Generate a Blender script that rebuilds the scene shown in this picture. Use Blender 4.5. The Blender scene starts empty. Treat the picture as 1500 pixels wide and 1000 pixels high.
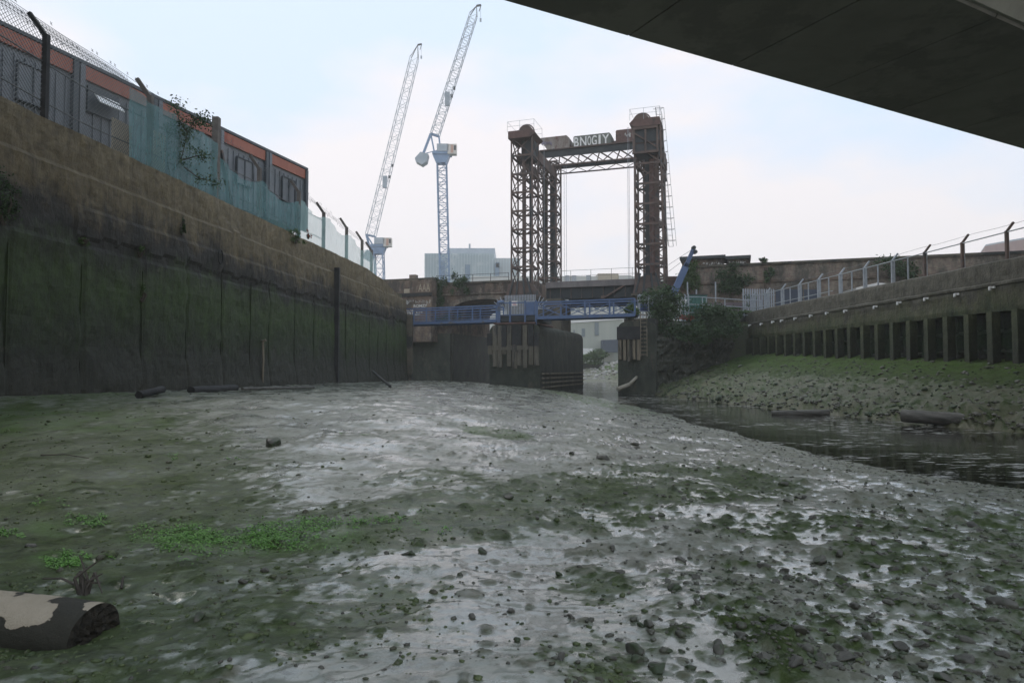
import bpy, math, random
import numpy as np
from mathutils import Vector, Matrix, Euler
rnd = random.Random(7)
sc = bpy.context.scene
# ---------------- camera, world, sun, exposure ----------------
PITCH = math.atan(40/1000)
cd = bpy.data.cameras.new('camera'); cam = bpy.data.objects.new('camera', cd)
sc.collection.objects.link(cam); sc.camera = cam
cd.lens = 24; cd.sensor_width = 36; cd.clip_start = .05; cd.clip_end = 8000
cam.location = (0, 0, 0); cam.rotation_euler = (math.pi/2+PITCH, 0, 0)
SUN_EL, SUN_AZ = math.radians(52), math.radians(-35)      # azimuth from +Y towards +X
w = bpy.data.worlds.new('World'); sc.world = w; w.use_nodes = True
nt = w.node_tree; nt.nodes.clear()
def wn(t, **k):
    n = nt.nodes.new(t)
    for a, b in k.items(): setattr(n, a, b)
    return n
sky = wn('ShaderNodeTexSky', sky_type='NISHITA', sun_disc=False)
sky.sun_elevation = SUN_EL; sky.sun_rotation = SUN_AZ; sky.air_density = 1.0; sky.dust_density = 2.0
tc = wn('ShaderNodeTexCoord'); mp = wn('ShaderNodeMapping'); mp.inputs['Scale'].default_value = (1.0, 1.0, 2.2)
nz = wn('ShaderNodeTexNoise'); nz.inputs['Scale'].default_value = 2.1; nz.inputs['Detail'].default_value = 5; nz.inputs['Roughness'].default_value = .5
rp = wn('ShaderNodeValToRGB'); rp.color_ramp.elements[0].position = .42; rp.color_ramp.elements[1].position = .58
rp.color_ramp.elements[0].color = (6.0, 7.1, 8.6, 1); rp.color_ramp.elements[1].color = (8.0, 7.6, 7.75, 1)
mx = wn('ShaderNodeMixRGB'); mx.inputs[0].default_value = .95
bg = wn('ShaderNodeBackground'); bg.inputs[1].default_value = .105
ow = wn('ShaderNodeOutputWorld')
L = nt.links.new
L(tc.outputs['Generated'], mp.inputs[0]); L(mp.outputs[0], nz.inputs['Vector']); 
sep = wn('ShaderNodeSeparateXYZ'); L(tc.outputs['Generated'], sep.inputs[0])
ma = wn('ShaderNodeMath', operation='MULTIPLY_ADD'); ma.inputs[1].default_value = -.42; ma.inputs[2].default_value = .17; L(sep.outputs[2], ma.inputs[0])
mb_ = wn('ShaderNodeMath', operation='ADD'); L(nz.outputs['Fac'], mb_.inputs[0]); L(ma.outputs[0], mb_.inputs[1]); L(mb_.outputs[0], rp.inputs[0])
L(sky.outputs[0], mx.inputs[1]); L(rp.outputs[0], mx.inputs[2]); L(mx.outputs[0], bg.inputs[0]); L(bg.outputs[0], ow.inputs[0])
sl = bpy.data.lights.new('sun', 'SUN'); sl.energy = .6; sl.angle = math.radians(15); sl.color = (1, .96, .9)
so = bpy.data.objects.new('sun', sl); sc.collection.objects.link(so); so.location = (0, 0, 60)
sd = Vector((math.sin(SUN_AZ)*math.cos(SUN_EL), math.cos(SUN_AZ)*math.cos(SUN_EL), math.sin(SUN_EL)))
so.rotation_euler = sd.to_track_quat('Z', 'Y').to_euler()
sc.view_settings.view_transform = 'Standard'; sc.view_settings.look = 'None'; sc.view_settings.exposure = .36; sc.view_settings.gamma = 1
sc.cycles.volume_bounces = 1; sc.cycles.transparent_max_bounces = 16; sc.cycles.max_bounces = 7

# ---------------- helpers ----------------
SP, CP = math.sin(PITCH), math.cos(PITCH)
def P(px, py, Y):
    dx, dz = (px-750)/1000, (500-py)/1000
    y, z = CP-dz*SP, SP+dz*CP
    return Vector((dx*Y/y, Y, z*Y/y))
BO, BU, BV = Vector((1.0, 53.2, 0)), Vector((.9496, -.3134, 0)), Vector((.3134, .9496, 0))
def W(s, v, z): return BO+BU*s+BV*v+Vector((0, 0, z))      # bridge frame: s along the railway, v away from the camera
def SZ(px, py, v):                                         # pixel on the plane v -> (s, z)
    d = P(px, py, 1.0); n = BV; t = ((BO+BV*v).dot(n))/d.dot(n); q = d*t
    return (q-BO).dot(BU), q.z
class MB:
    def __init__(s): s.v = []; s.f = []
    def face_pts(s, pts): b = len(s.v); s.v += [tuple(p) for p in pts]; s.f.append(tuple(range(b, b+len(pts))))
    def box(s, c, d, m=None):
        b = len(s.v)
        for k in range(8):
            q = Vector(((k & 1)-.5, ((k >> 1) & 1)-.5, (k >> 2)-.5)); q = Vector((q.x*d[0], q.y*d[1], q.z*d[2]))
            if m: q = m @ q
            s.v.append(tuple(Vector(c)+q))
        for f in ((0, 2, 3, 1), (4, 5, 7, 6), (0, 1, 5, 4), (2, 6, 7, 3), (0, 4, 6, 2), (1, 3, 7, 5)): s.f.append(tuple(b+i for i in f))
        return s
    def fbox(s, s0, s1, v0, v1, z0, z1):                   # box in the bridge frame
        m = Matrix((BU, BV, Vector((0, 0, 1)))).transposed()
        return s.box(W((s0+s1)/2, (v0+v1)/2, (z0+z1)/2), (abs(s1-s0), abs(v1-v0), abs(z1-z0)), m)
    def bar(s, p, q, a, b=None, up=(0, 0, 1)):
        b = b or a; p, q = Vector(p), Vector(q); d = (q-p)
        if d.length < 1e-6: return s
        x = d.normalized(); u = Vector(up)
        if abs(x.dot(u)) > .98: u = Vector((0, 1, 0))
        y = u.cross(x).normalized(); z = x.cross(y)
        m = Matrix((x, y, z)).transposed()
        return s.box((p+q)/2, (d.length, a, b), m)
    def tube(s, p, q, r0, r1=None, n=10, cap=True):
        r1 = r0 if r1 is None else r1; p, q = Vector(p), Vector(q); x = (q-p).normalized()
        u = Vector((0, 0, 1)) if abs(x.z) < .95 else Vector((0, 1, 0)); y = u.cross(x).normalized(); z = x.cross(y); b = len(s.v)
        for c, r in ((p, r0), (q, r1)):
            for k in range(n):
                a = 2*math.pi*k/n; s.v.append(tuple(c+(y*math.cos(a)+z*math.sin(a))*r))
        for k in range(n): s.f.append((b+k, b+(k+1) % n, b+n+(k+1) % n, b+n+k))
        if cap: s.f.append(tuple(b+n-1-k for k in range(n))); s.f.append(tuple(b+n+k for k in range(n)))
        return s
    def path(s, pts, r, n=7):
        for i in range(len(pts)-1):
            ra = r if not isinstance(r, (list, tuple)) else r[i]; rb = r if not isinstance(r, (list, tuple)) else r[i+1]
            s.tube(pts[i], pts[i+1], ra, rb, n)
        return s
    def prism(s, pts, off):                                # planar polygon extruded by off
        b = len(s.v); n = len(pts); off = Vector(off)
        s.v += [tuple(p) for p in pts]+[tuple(Vector(p)+off) for p in pts]
        s.f.append(tuple(range(b, b+n))); s.f.append(tuple(b+n+n-1-k for k in range(n)))
        for k in range(n): s.f.append((b+k, b+n+k, b+n+(k+1) % n, b+(k+1) % n))
        return s
    def grid(s, A):                                        # A: (n,m,3) array
        n, m = A.shape[:2]; b = len(s.v); s.v += [tuple(p) for p in A.reshape(-1, 3)]
        for i in range(n-1):
            for j in range(m-1): k = b+i*m+j; s.f.append((k, k+1, k+m+1, k+m))
        return s
    def build(s, name, mat, parent=None, smooth=False):
        me = bpy.data.meshes.new(name); V = np.array(s.v, dtype=float)
        if parent is not None: org = wl(parent)
        else: org = Vector(((V[:, 0].min()+V[:, 0].max())/2, (V[:, 1].min()+V[:, 1].max())/2, V[:, 2].min()))
        V = V-np.array(org); me.from_pydata([tuple(p) for p in V], [], s.f)
        me.materials.append(mat); me.validate()
        if smooth: me.shade_smooth()
        o = bpy.data.objects.new(name, me); sc.collection.objects.link(o)
        if parent is not None: o.parent = parent
        else: o.location = org
        return o
def wl(o):
    l = Vector(o.location)
    while o.parent: o = o.parent; l = l+Vector(o.location)
    return l
def tag(o, label=None, cat=None, group=None, kind=None):
    for k, v in (('label', label), ('category', cat), ('group', group), ('kind', kind)):
        if v: o[k] = v
    return o
def empty(name, loc, label, cat, group=None):
    o = bpy.data.objects.new(name, None); sc.collection.objects.link(o); o.location = loc; o.empty_display_size = .3
    return tag(o, label, cat, group)
def rough_mesh(mb_obj, amp, sc_=3.0, seed=0):              # displace a mesh's vertices by noise
    me = mb_obj.data; n = len(me.vertices); a = np.empty(n*3); me.vertices.foreach_get('co', a); a = a.reshape(-1, 3)
    d = np.stack([fbm(a[:, 0]*sc_+seed+11*k+a[:, 2]*sc_*.7, a[:, 1]*sc_+3*k+a[:, 2]*sc_*.6, 3) for k in range(3)], 1)
    a += d*amp; me.vertices.foreach_set('co', a.ravel()); me.update()

# numpy gradient noise
_p = np.random.RandomState(3).permutation(512); _g = np.random.RandomState(4).uniform(0, 2*np.pi, 512)
def pn(x, y):
    xi = np.floor(x).astype(int); yi = np.floor(y).astype(int); xf = x-xi; yf = y-yi
    u = xf*xf*xf*(xf*(xf*6-15)+10); v = yf*yf*yf*(yf*(yf*6-15)+10)
    def g(a, b, dx, dy):
        h = _g[_p[(_p[(xi+a) % 512]+yi+b) % 512]]; return np.cos(h)*dx+np.sin(h)*dy
    n00 = g(0, 0, xf, yf); n10 = g(1, 0, xf-1, yf); n01 = g(0, 1, xf, yf-1); n11 = g(1, 1, xf-1, yf-1)
    return (n00*(1-u)+n10*u)*(1-v)+(n01*(1-u)+n11*u)*v
def fbm(x, y, o=4, g=.5):
    r = 0; a = 1.0
    for k in range(o): r = r+a*pn(x+17.3*k, y-9.1*k); x = x*2.03; y = y*2.03; a *= g
    return r

# ---------------- materials ----------------
def new_mat(name):
    m = bpy.data.materials.new(name); m.use_nodes = True; n = m.node_tree; b = n.nodes['Principled BSDF']; return m, n, b
def node(n, t, **k):
    x = n.nodes.new(t)
    for a, v in k.items():
        if a in x.inputs.keys() if hasattr(x.inputs, 'keys') else False: x.inputs[a].default_value = v
        else: setattr(x, a, v)
    return x
def noise(n, vec, scale, detail=5, rough=.6):
    x = n.nodes.new('ShaderNodeTexNoise'); x.inputs['Scale'].default_value = scale; x.inputs['Detail'].default_value = detail; x.inputs['Roughness'].default_value = rough
    n.links.new(vec, x.inputs['Vector']); return x.outputs['Fac']
def ramp(n, fac, stops):
    r = n.nodes.new('ShaderNodeValToRGB'); e = r.color_ramp.elements
    while len(e) < len(stops): e.new(.5)
    for q, (p, c) in zip(e, stops): q.position = p; q.color = (c, c, c, 1) if not isinstance(c, tuple) else (*c, 1)
    n.links.new(fac, r.inputs[0]); return r.outputs[0]
def mixc(n, f, a, b, mode='MIX'):
    x = n.nodes.new('ShaderNodeMixRGB'); x.blend_type = mode
    for i, q in ((0, f), (1, a), (2, b)):
        if isinstance(q, (int, float)): x.inputs[i].default_value = q
        elif isinstance(q, tuple): x.inputs[i].default_value = (*q, 1)
        else: n.links.new(q, x.inputs[i])
    return x.outputs[0]
def mth(n, op, a, b=0.0, c=None):
    x = n.nodes.new('ShaderNodeMath'); x.operation = op
    for i, q in enumerate((a, b) if c is None else (a, b, c)):
        if isinstance(q, (int, float)): x.inputs[i].default_value = q
        else: n.links.new(q, x.inputs[i])
    return x.outputs[0]
def coords(n, scale=(1, 1, 1), kind='pos'):
    if kind == 'pos': v = n.nodes.new('ShaderNodeNewGeometry').outputs['Position']
    else: v = n.nodes.new('ShaderNodeTexCoord').outputs['Object']
    m = n.nodes.new('ShaderNodeMapping'); m.inputs['Scale'].default_value = scale; n.links.new(v, m.inputs[0]); return m.outputs[0]
def bump(n, b, h, strength=.4, dist=.02):
    x = n.nodes.new('ShaderNodeBump'); x.inputs['Strength'].default_value = strength; x.inputs['Distance'].default_value = dist
    n.links.new(h, x.inputs['Height']); n.links.new(x.outputs[0], b.inputs['Normal'])
def M(name, c1, c2, scale=4, rough=.8, bmp=.3, dist=.02, sc3=(1, 1, 1), metal=0, c3=None, t3=.6, s3=1.0, kind='obj', r2=None):
    m, n, b = new_mat(name); v = coords(n, sc3, kind); f = noise(n, v, scale, 6, .65)
    col = mixc(n, ramp(n, f, [(.35, 0.0), (.65, 1.0)]), c1, c2)
    if c3: col = mixc(n, ramp(n, noise(n, v, s3, 6, .7), [(t3-.03, 0.0), (t3+.03, 1.0)]), col, c3)
    n.links.new(col, b.inputs['Base Color']); b.inputs['Roughness'].default_value = rough; b.inputs['Metallic'].default_value = metal
    if bmp: bump(n, b, noise(n, v, scale*3, 5, .7), bmp, dist)
    return m
rust = M('rusty_steel', (.085, .064, .056), (.155, .108, .088), 1.6, .85, .3, c3=(.065, .068, .07), t3=.58, s3=.9, kind='pos')
rustred = M('red_rust', (.10, .06, .052), (.15, .09, .075), 3, .85, .3, c3=(.06, .045, .04), t3=.6, kind='pos')
darksteel = M('dark_steel', (.03, .04, .045), (.055, .06, .062), 1.5, .7, .2, kind='pos')
bluesteel = M('blue_paint', (.075, .125, .235), (.10, .155, .28), 3, .6, .15, c3=(.12, .12, .13), t3=.6, kind='pos')
craneblue = M('crane_blue_hazed', (.17, .27, .42), (.22, .32, .47), .6, .5, 0)  # blue made paler, so the distance haze is partly in the paint colour
cranewhite = M('crane_grey', (.34, .4, .45), (.45, .5, .54), .6, .5, 0)
cranepanel = M('crane_panel', (.55, .52, .46), (.7, .66, .6), .5, .5, 0)
craneorange = M('crane_orange', (.5, .28, .2), (.6, .4, .32), .5, .5, 0)
galv = M('galvanised_steel', (.27, .3, .33), (.38, .41, .44), 5, .55, .1, metal=.2, kind='pos')
white = M('white_paint', (.72, .72, .7), (.82, .82, .8), 6, .5, 0)
concrete = M('concrete', (.2, .19, .165), (.28, .265, .23), 1.3, .9, .5, .01, kind='pos')
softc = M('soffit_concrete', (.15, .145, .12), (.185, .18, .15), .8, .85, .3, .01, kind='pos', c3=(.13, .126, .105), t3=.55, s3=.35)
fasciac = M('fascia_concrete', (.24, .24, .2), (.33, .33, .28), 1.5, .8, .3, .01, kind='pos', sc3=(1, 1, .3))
timber = M('weathered_timber', (.15, .125, .09), (.25, .21, .15), 3, .9, .6, .02, (2, 2, .25), kind='pos', c3=(.07, .065, .05), t3=.56, s3=2)
black = M('tarred_timber', (.012, .013, .014), (.03, .03, .03), 3, .8, .5, .02, kind='pos')
wetstone = M('wet_dark_stone', (.018, .022, .016), (.055, .062, .043), 1.6, .75, .9, .08, kind='pos', c3=(.075, .07, .05), t3=.6, s3=.9, sc3=(1, 1, .5))
brickpier = M('stained_stone', (.13, .11, .08), (.075, .07, .055), 1.1, .9, .5, .03, kind='pos', c3=(.03, .033, .03), t3=.53, s3=.45)
leafd = M('dark_leaves', (.022, .052, .015), (.045, .09, .024), 3, .7, 0, kind='pos')
leafm = M('green_leaves', (.04, .085, .02), (.075, .13, .03), 3, .7, 0, kind='pos')
leafr = M('red_leaves', (.25, .05, .035), (.3, .09, .05), 3, .7, 0, kind='pos')
bark = M('bark', (.05, .042, .033), (.1, .085, .07), 8, .9, .5, kind='pos')
cream = M('cream_board', (.36, .31, .23), (.43, .37, .28), 3, .8, .2, kind='pos')
orange = M('orange_fascia', (.34, .11, .07), (.40, .15, .1), 2, .6, .1, kind='pos', c3=(.3, .08, .05), t3=.6, sc3=(1, 1, .4))
cabin = M('grey_cabin_steel', (.15, .17, .185), (.19, .205, .225), 2, .5, .1, kind='pos', c3=(.12, .135, .15), t3=.6, s3=1.5)
cabind = M('cabin_dark_trim', (.06, .075, .085), (.085, .1, .11), 2, .5, .1, kind='pos')
greenbox = M('green_steel', (.03, .12, .10), (.05, .16, .13), 3, .6, .1, kind='pos')
stone = M('mud_coated_stone', (.05, .048, .038), (.10, .095, .075), 9, .55, .6, .01, kind='pos', c3=(.035, .05, .02), t3=.56, s3=6)
pebblem = M('pebbles', (.05, .05, .035), (.11, .108, .085), 11, .5, .5, .008, kind='pos', c3=(.04, .055, .022), t3=.55, s3=3)
weedm = M('weed_leaves', (.09, .22, .035), (.15, .33, .06), 30, .6, 0, kind='pos')
paintw = M('graffiti_white', (.6, .6, .57), (.42, .42, .4), 9, .8, 0, kind='pos')
paintv = M('graffiti_violet', (.3, .28, .36), (.2, .17, .22), 9, .8, 0, kind='pos')
redp = M('sign_red', (.45, .08, .06), (.5, .12, .1), 9, .6, 0)
wire = M('dark_wire', (.10, .11, .11), (.15, .16, .16), 5, .5, 0, metal=.4)

def brick_mat(name, c1, c2, mort, dirt, axis_rot=-math.atan2(.3134, .9496)):
    m, n, b = new_mat(name)
    g = n.nodes.new('ShaderNodeNewGeometry'); mp_ = n.nodes.new('ShaderNodeMapping'); mp_.vector_type = 'POINT'
    mp_.inputs['Rotation'].default_value = (0, 0, -axis_rot); n.links.new(g.outputs['Position'], mp_.inputs[0])
    sx = n.nodes.new('ShaderNodeSeparateXYZ'); n.links.new(mp_.outputs[0], sx.inputs[0]); cx = n.nodes.new('ShaderNodeCombineXYZ')
    n.links.new(mth(n, 'ADD', sx.outputs[0], sx.outputs[1]), cx.inputs[0]); n.links.new(sx.outputs[2], cx.inputs[1])
    br = n.nodes.new('ShaderNodeTexBrick'); br.inputs['Scale'].default_value = 1; br.inputs['Brick Width'].default_value = .23; br.inputs['Row Height'].default_value = .078; br.inputs['Mortar Size'].default_value = .008
    br.inputs['Color1'].default_value = (*c1, 1); br.inputs['Color2'].default_value = (*c2, 1); br.inputs['Mortar'].default_value = (*mort, 1); n.links.new(cx.outputs[0], br.inputs[0])
    v = coords(n, (1, 1, .5)); f = ramp(n, noise(n, v, .8, 8, .75), [(.42, 0.0), (.56, 1.0)])
    col = mixc(n, mth(n, 'MULTIPLY', f, .85), br.outputs[0], dirt)
    pale = ramp(n, noise(n, v, 2.2, 8, .75), [(.54, 0.0), (.62, 1.0)])
    col = mixc(n, mth(n, 'MULTIPLY', pale, .5), col, (.3, .25, .2))
    n.links.new(col, b.inputs['Base Color']); b.inputs['Roughness'].default_value = .9
    bump(n, b, noise(n, v, 9, 5, .7), .5, .03); return m
brick = brick_mat('sooty_brick', (.16, .095, .068), (.22, .16, .11), (.13, .12, .10), (.045, .042, .038))
brickr = brick_mat('red_brown_brick', (.2, .13, .10), (.27, .22, .16), (.2, .19, .17), (.06, .06, .05))

def net_mat(name, col, alpha, sc_=90):
    m, n, b = new_mat(name); b.inputs['Base Color'].default_value = (*col, 1); b.inputs['Roughness'].default_value = .8
    v = coords(n, (1, 1, .3)); f = noise(n, v, 2.5, 4, .6)
    n.links.new(mth(n, 'ADD', mth(n, 'MULTIPLY', f, .35), alpha-.17), b.inputs['Alpha']); 
    return m
tealnet = net_mat('teal_netting', (.15, .31, .32), .52)
palenet = net_mat('pale_netting', (.45, .66, .64), .5)

# left creek wall: concrete above, black band, algae below the tide line
def tide_wall(name, stops, z0, z1, streak=.35):
    m, n, b = new_mat(name)
    g = n.nodes.new('ShaderNodeNewGeometry'); sx = n.nodes.new('ShaderNodeSeparateXYZ'); n.links.new(g.outputs['Position'], sx.inputs[0])
    vs = coords(n, (1.6, 1.6, .25)); v1 = coords(n); 
    wob = mth(n, 'MULTIPLY', mth(n, 'SUBTRACT', noise(n, v1, .8, 8, .72), .5), 2.6)
    wob2 = mth(n, 'MULTIPLY', mth(n, 'SUBTRACT', noise(n, vs, 1.8, 5, .7), .5), 1.3)
    z = mth(n, 'ADD', mth(n, 'ADD', sx.outputs[2], wob), wob2)
    t = mth(n, 'DIVIDE', mth(n, 'SUBTRACT', z, z0), z1-z0)
    col = ramp(n, t, [((a-z0)/(z1-z0), c) for a, c in stops])
    st = ramp(n, noise(n, vs, 2.6, 7, .75), [(.3, 0.6), (.7, 1.3)])
    col = mixc(n, 1.0, col, st, 'MULTIPLY')
    fine = ramp(n, noise(n, v1, 4.5, 9, .78), [(.3, .55), (.7, 1.4)]); col = mixc(n, 1.0, col, fine, 'MULTIPLY')
    pal = ramp(n, noise(n, v1, 1.7, 7, .75), [(.62, 0.0), (.70, 1.0)]); col = mixc(n, mth(n, 'MULTIPLY', pal, .35), col, (.15, .14, .11))
    n.links.new(col, b.inputs['Base Color']); b.inputs['Roughness'].default_value = .75
    h = mth(n, 'ADD', noise(n, v1, 9, 8, .7), mth(n, 'MULTIPLY', noise(n, vs, 5, 5, .7), .8)); bump(n, b, h, .7, .05)
    return m
leftm = tide_wall('tide_stained_concrete', [(-1, (.036, .036, .026)), (.3, (.024, .027, .017)), (1.0, (.022, .036, .010)), (1.9, (.034, .060, .012)), (2.5, (.028, .043, .012)), (2.95, (.014, .014, .010)), (3.4, (.026, .023, .016)), (4.0, (.125, .098, .052)), (5.5, (.185, .148, .085))], -1, 5.5)
rightm = tide_wall('mossy_concrete', [(-.5, (.03, .028, .022)), (.5, (.018, .026, .013)), (1.6, (.02, .035, .012)), (2.0, (.05, .06, .022)), (2.4, (.07, .07, .035)), (2.75, (.055, .052, .036)), (3.1, (.09, .085, .062)), (4, (.11, .1, .075))], -.5, 4)
pilem = tide_wall('slimy_sheet_pile', [(-.5, (.05, .045, .035)), (.4, (.025, .026, .018)), (.9, (.012, .035, .008)), (1.5, (.012, .026, .008)), (2.0, (.015, .016, .012)), (4, (.02, .02, .015))], -.5, 4)
postm = tide_wall('slimy_pile', [(-.5, (.03, .03, .022)), (.5, (.03, .034, .02)), (1.5, (.045, .055, .025)), (2.0, (.07, .08, .035)), (4, (.07, .07, .04))], -.5, 4)

# ---------------- terrain ----------------
xL = lambda y: -11.2+.1*y
xR = lambda y: 17.8-.06*y
def clods(x, y, cell, seed, prob, sx=1.0):
    u = x/cell*sx+.25*pn(x/cell*1.3+seed, y/cell*1.3); v = y/cell+.25*pn(x/cell*1.3, y/cell*1.3+seed); iu = np.floor(u).astype(int); iv = np.floor(v).astype(int); out = np.zeros_like(u)
    for a in (-1, 0, 1):
        for b in (-1, 0, 1):
            h = _p[(_p[(iu+a+seed*7) % 512]+iv+b) % 512]; h2 = _p[(h+seed*13+5) % 512]; h3 = _p[(h2+77) % 512]; h4 = _p[(h3+191) % 512]
            cx = iu+a+.15+.7*(h % 64)/64; cy = iv+b+.15+.7*(h2 % 64)/64; r = .22+.42*((h3 % 97)/97)**2; on_ = (h4 % 256)/256 < prob
            d = np.sqrt((u-cx)**2+(v-cy)**2)/r; out = np.maximum(out, np.where(on_, np.sqrt(np.clip(1-d*d, 0, 1))*r, 0))
    return out
def height(x, y):
    xs = np.interp(y, [-8, 0, 4, 8.5, 10, 11.7, 16.7, 25, 33, 40, 46, 52, 60, 140], [14, 10.5, 8.2, 6.5, 5.65, 5.35, 5.05, 5.0, 4.6, 3.9, 2.5, -1, -3, -3])
    xs = xs+.35*pn(x*0+y*.45, y*0+3.3)+.12*pn(y*1.9, y*0+8.8)
    xf = np.interp(y, [-8, 10, 15, 19, 25, 35, 44, 50, 60, 140], [15.5, 13.2, 12.2, 11.1, 9.9, 8.9, 7.6, 7.5, 12, 12])
    xf = xf+.4*pn(y*.6, y*0+13.3)+.12*pn(y*2.3, y*0+5.8)
    zL = np.interp(y, [-8, 0, 5, 9, 13, 21, 28, 44, 52, 60, 140], [-1.3, -1.27, -1.15, -.86, -.52, -.62, -.64, -.76, -1.0, -1.5, -1.5])
    zR = np.interp(y, [-8, 20, 24, 44, 50, 140], [-.1, -.02, .1, .8, .8, .3])
    l, r = xL(np.clip(y, -20, 46)), xR(np.clip(y, -20, 46))
    s = np.clip((x-l)/(xs-l), 0, None)
    zn = zL+(-1.5-zL)*np.clip(s, 0, 1)**2.1
    near_dip = np.interp(y, [0, 3, 6, 12, 20], [.0, .0, .0, 0, 0])
    zn = np.where(s > 1, -1.5-np.clip((x-xs)*.22, 0, .45), zn)
    t = (x-xf)/np.maximum(r-xf, .5); zf = -1.5+(zR+1.5)*np.clip(t, 0, 1.2)**.95+.14*np.clip(t*14, 0, 1)
    zf = np.where(t < 0, -1.5-np.clip((xf-x)*.3, 0, .45), zf)
    z = np.where(x < (xs+xf)/2, zn, zf)
    far = np.clip((y-78)/34, 0, 1); z = np.where(y > 60, np.maximum(z, -1.58+far*1.5), z)
    return z, s, t, xs, xf
def field(x, y):
    z, s, t, xs, xf = height(x, y)
    px = 750+1000*x/np.maximum(y, .3); 
    py = 540-1000*z/np.maximum(y, .3)
    inside = (s < 1)
    # stony-ness rises towards the water and to the right foreground
    ston = np.clip(.35+(px-900)/500, 0, 1)*np.clip((y-1)/2, 0, 1)*inside+1.0*np.clip(t*20, 0, 1)*(t > 0)*np.clip(1.3-t*.9, .25, 1)
    ston = np.clip(ston+.45*fbm(x*.8, y*.8, 3), 0, 1)
    smooth = np.clip(1.15-((px-700)/270)**2-((py-870)/105)**2+.7*fbm(x*1.3+7, y*1.3, 3), 0, 1)
    n1 = fbm(x*.55, y*.55, 3); n2 = fbm(x*1.9, y*1.9, 4, .55); n3 = fbm(x*7, y*7, 4, .6)
    rid = 1-2*np.abs(pn(x*5.3+3*pn(x*1.1, y*1.1), y*5.3)); rid2 = 1-2*np.abs(pn(x*12.1, y*12.1+2*pn(x*3, y*3)))
    act = (inside | (t > 0)).astype(float)
    amp = np.clip(.55+ston*.8-smooth*.7, .10, 1.35)
    fd = n2*(.008+.014*amp)+n3*.013*amp+fbm(x*19, y*19, 2)*.004+np.clip(rid, 0, 1)**2*.009*amp+np.clip(rid2, .2, 1)*.008*ston
    thr = np.where(inside & (ston > .12), .0085-.03*(1-np.clip(ston*1.8, 0, 1))+.012*fbm(x*.9+50, y*.9, 3), -1.0)
    pud = np.clip((thr-fd)/.003, 0, 1); lump = np.clip((fd-thr)/.009, 0, 1)*np.clip(ston*1.5, 0, 1)
    pr_ = np.clip(ston*.6-.05, 0, .4)*inside+.05*inside
    cl = clods(x, y, .19, 1, pr_*.5)*.04+clods(x, y, .10, 2, pr_)*.036+clods(x, y, .055, 3, pr_*.9)*.026
    cb = (t > 0)*(clods(x, y, .8, 4, .75+0*x, .6)*.30+clods(x, y, .35, 5, .8+0*x, .7)*.15)*np.clip(1.15-t, 0, 1)
    lump = np.clip(np.maximum(lump*.8, cl/.010), 0, 1); cl = cl*(1+.5*n3)
    fd = np.maximum(fd, thr)+cl+cb; pud = pud*(cl < .002); dz = n1*.07+fd
    # trickle channels running down from the left
    tr = np.abs(pn(x*.8+.5*pn(x*2, y*2), y*1.6)); dz = dz-np.clip(.06-tr, 0, .06)*.15
    z = z-.09*np.exp(-((x+2.7)/.9)**2-((y-3.30)/.45)**2)
    z = z+dz*np.where(s < 1, np.clip((1.02-s)*6, .25, 1), 1)*(act*.9+.1)
    # clumps on the far bank
    z = z+(t > 0)*(np.clip(fbm(x*2.6, y*1.6, 4, .6), 0, 1)*.22+.22*np.clip(fbm(x*.9, y*.7+9, 3, .6), 0, 1))*np.clip(1.1-t, 0, 1)
    def E(cx, cy, rx, ry, sl=0):
        return np.clip(1.6-((px-cx)/rx)**2-((py-cy-sl*(px-cx))/ry)**2, 0, 1)
    al = np.maximum.reduce([E(360, 785, 200, 32), E(600, 765, 200, 42, -.05), E(820, 735, 200, 40, -.08), E(1010, 708, 150, 30, .02), E(60, 620, 190, 26), E(730, 634, 52, 9, .15), .6*E(870, 588, 85, 6, .25), .6*E(950, 600, 50, 5, .2),
        1.0*E(100, 800, 330, 220), .8*E(350, 890, 300, 80), .5*E(560, 850, 120, 25), .7*E(870, 850, 70, 28), .5*E(1250, 900, 330, 90), .75*E(1130, 770, 120, 20), .6*E(1000, 960, 220, 60), .55*E(150, 660, 240, 50), .6*E(1400, 800, 180, 60), .7*E(630, 700, 90, 14), .7*E(135, 960, 220, 60)])*inside
    al = al+(t > 0)*(.46+np.clip(1.0-np.abs(t-.85)*2.4, 0, .9))
    nn = fbm(x*2.2, y*2.2, 4, .6); nn2 = fbm(x*9, y*9, 3, .6)
    alg = np.clip((al-.30+nn*.5+nn2*.6)*1.3, 0, 1)*(1-.6*pud)
    bright = np.clip(np.maximum.reduce([E(360, 785, 170, 24), .8*E(60, 618, 170, 18), E(100, 770, 60, 12), E(100, 820, 45, 14), .9*E(730, 634, 52, 9, .15), .35*E(870, 588, 80, 6, .25)])*inside+(t > .45)*np.clip(1.0-np.abs(t-.9)*3, 0, .8), 0, 1)*np.clip(.6+nn*1.5, 0, 1)
    wet = np.clip(.5+smooth*.7+.8*fbm(x*1.4+30, y*1.4, 4, .6)-ston*.35*inside+np.clip((y-14)/25, 0, .35), 0, 1)*(1-.92*(t > 0))
    wet = np.maximum(wet*(1-.7*lump)*np.where(inside, 1, .15), pud*1.2*inside); ston = np.maximum(lump, ston*.2)+(s > 1)*1.8
    return z, alg, bright, wet, ston
U = np.linspace(-3.25, 3.55, 640); V_ = np.linspace(-2.55, 4.95, 700)
gx = 1.35*np.sinh(U); gy = 3.0+1.6*np.sinh(V_)
gy = gy[(gy > -8)]
GX, GY = np.meshgrid(gx, gy)
Z, ALG, BRI, WET, STO = field(GX, GY)
nx, ny = len(gx), len(gy)
me = bpy.data.meshes.new('mud_bed'); co = np.stack([GX, GY, Z], -1).reshape(-1, 3)
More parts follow.
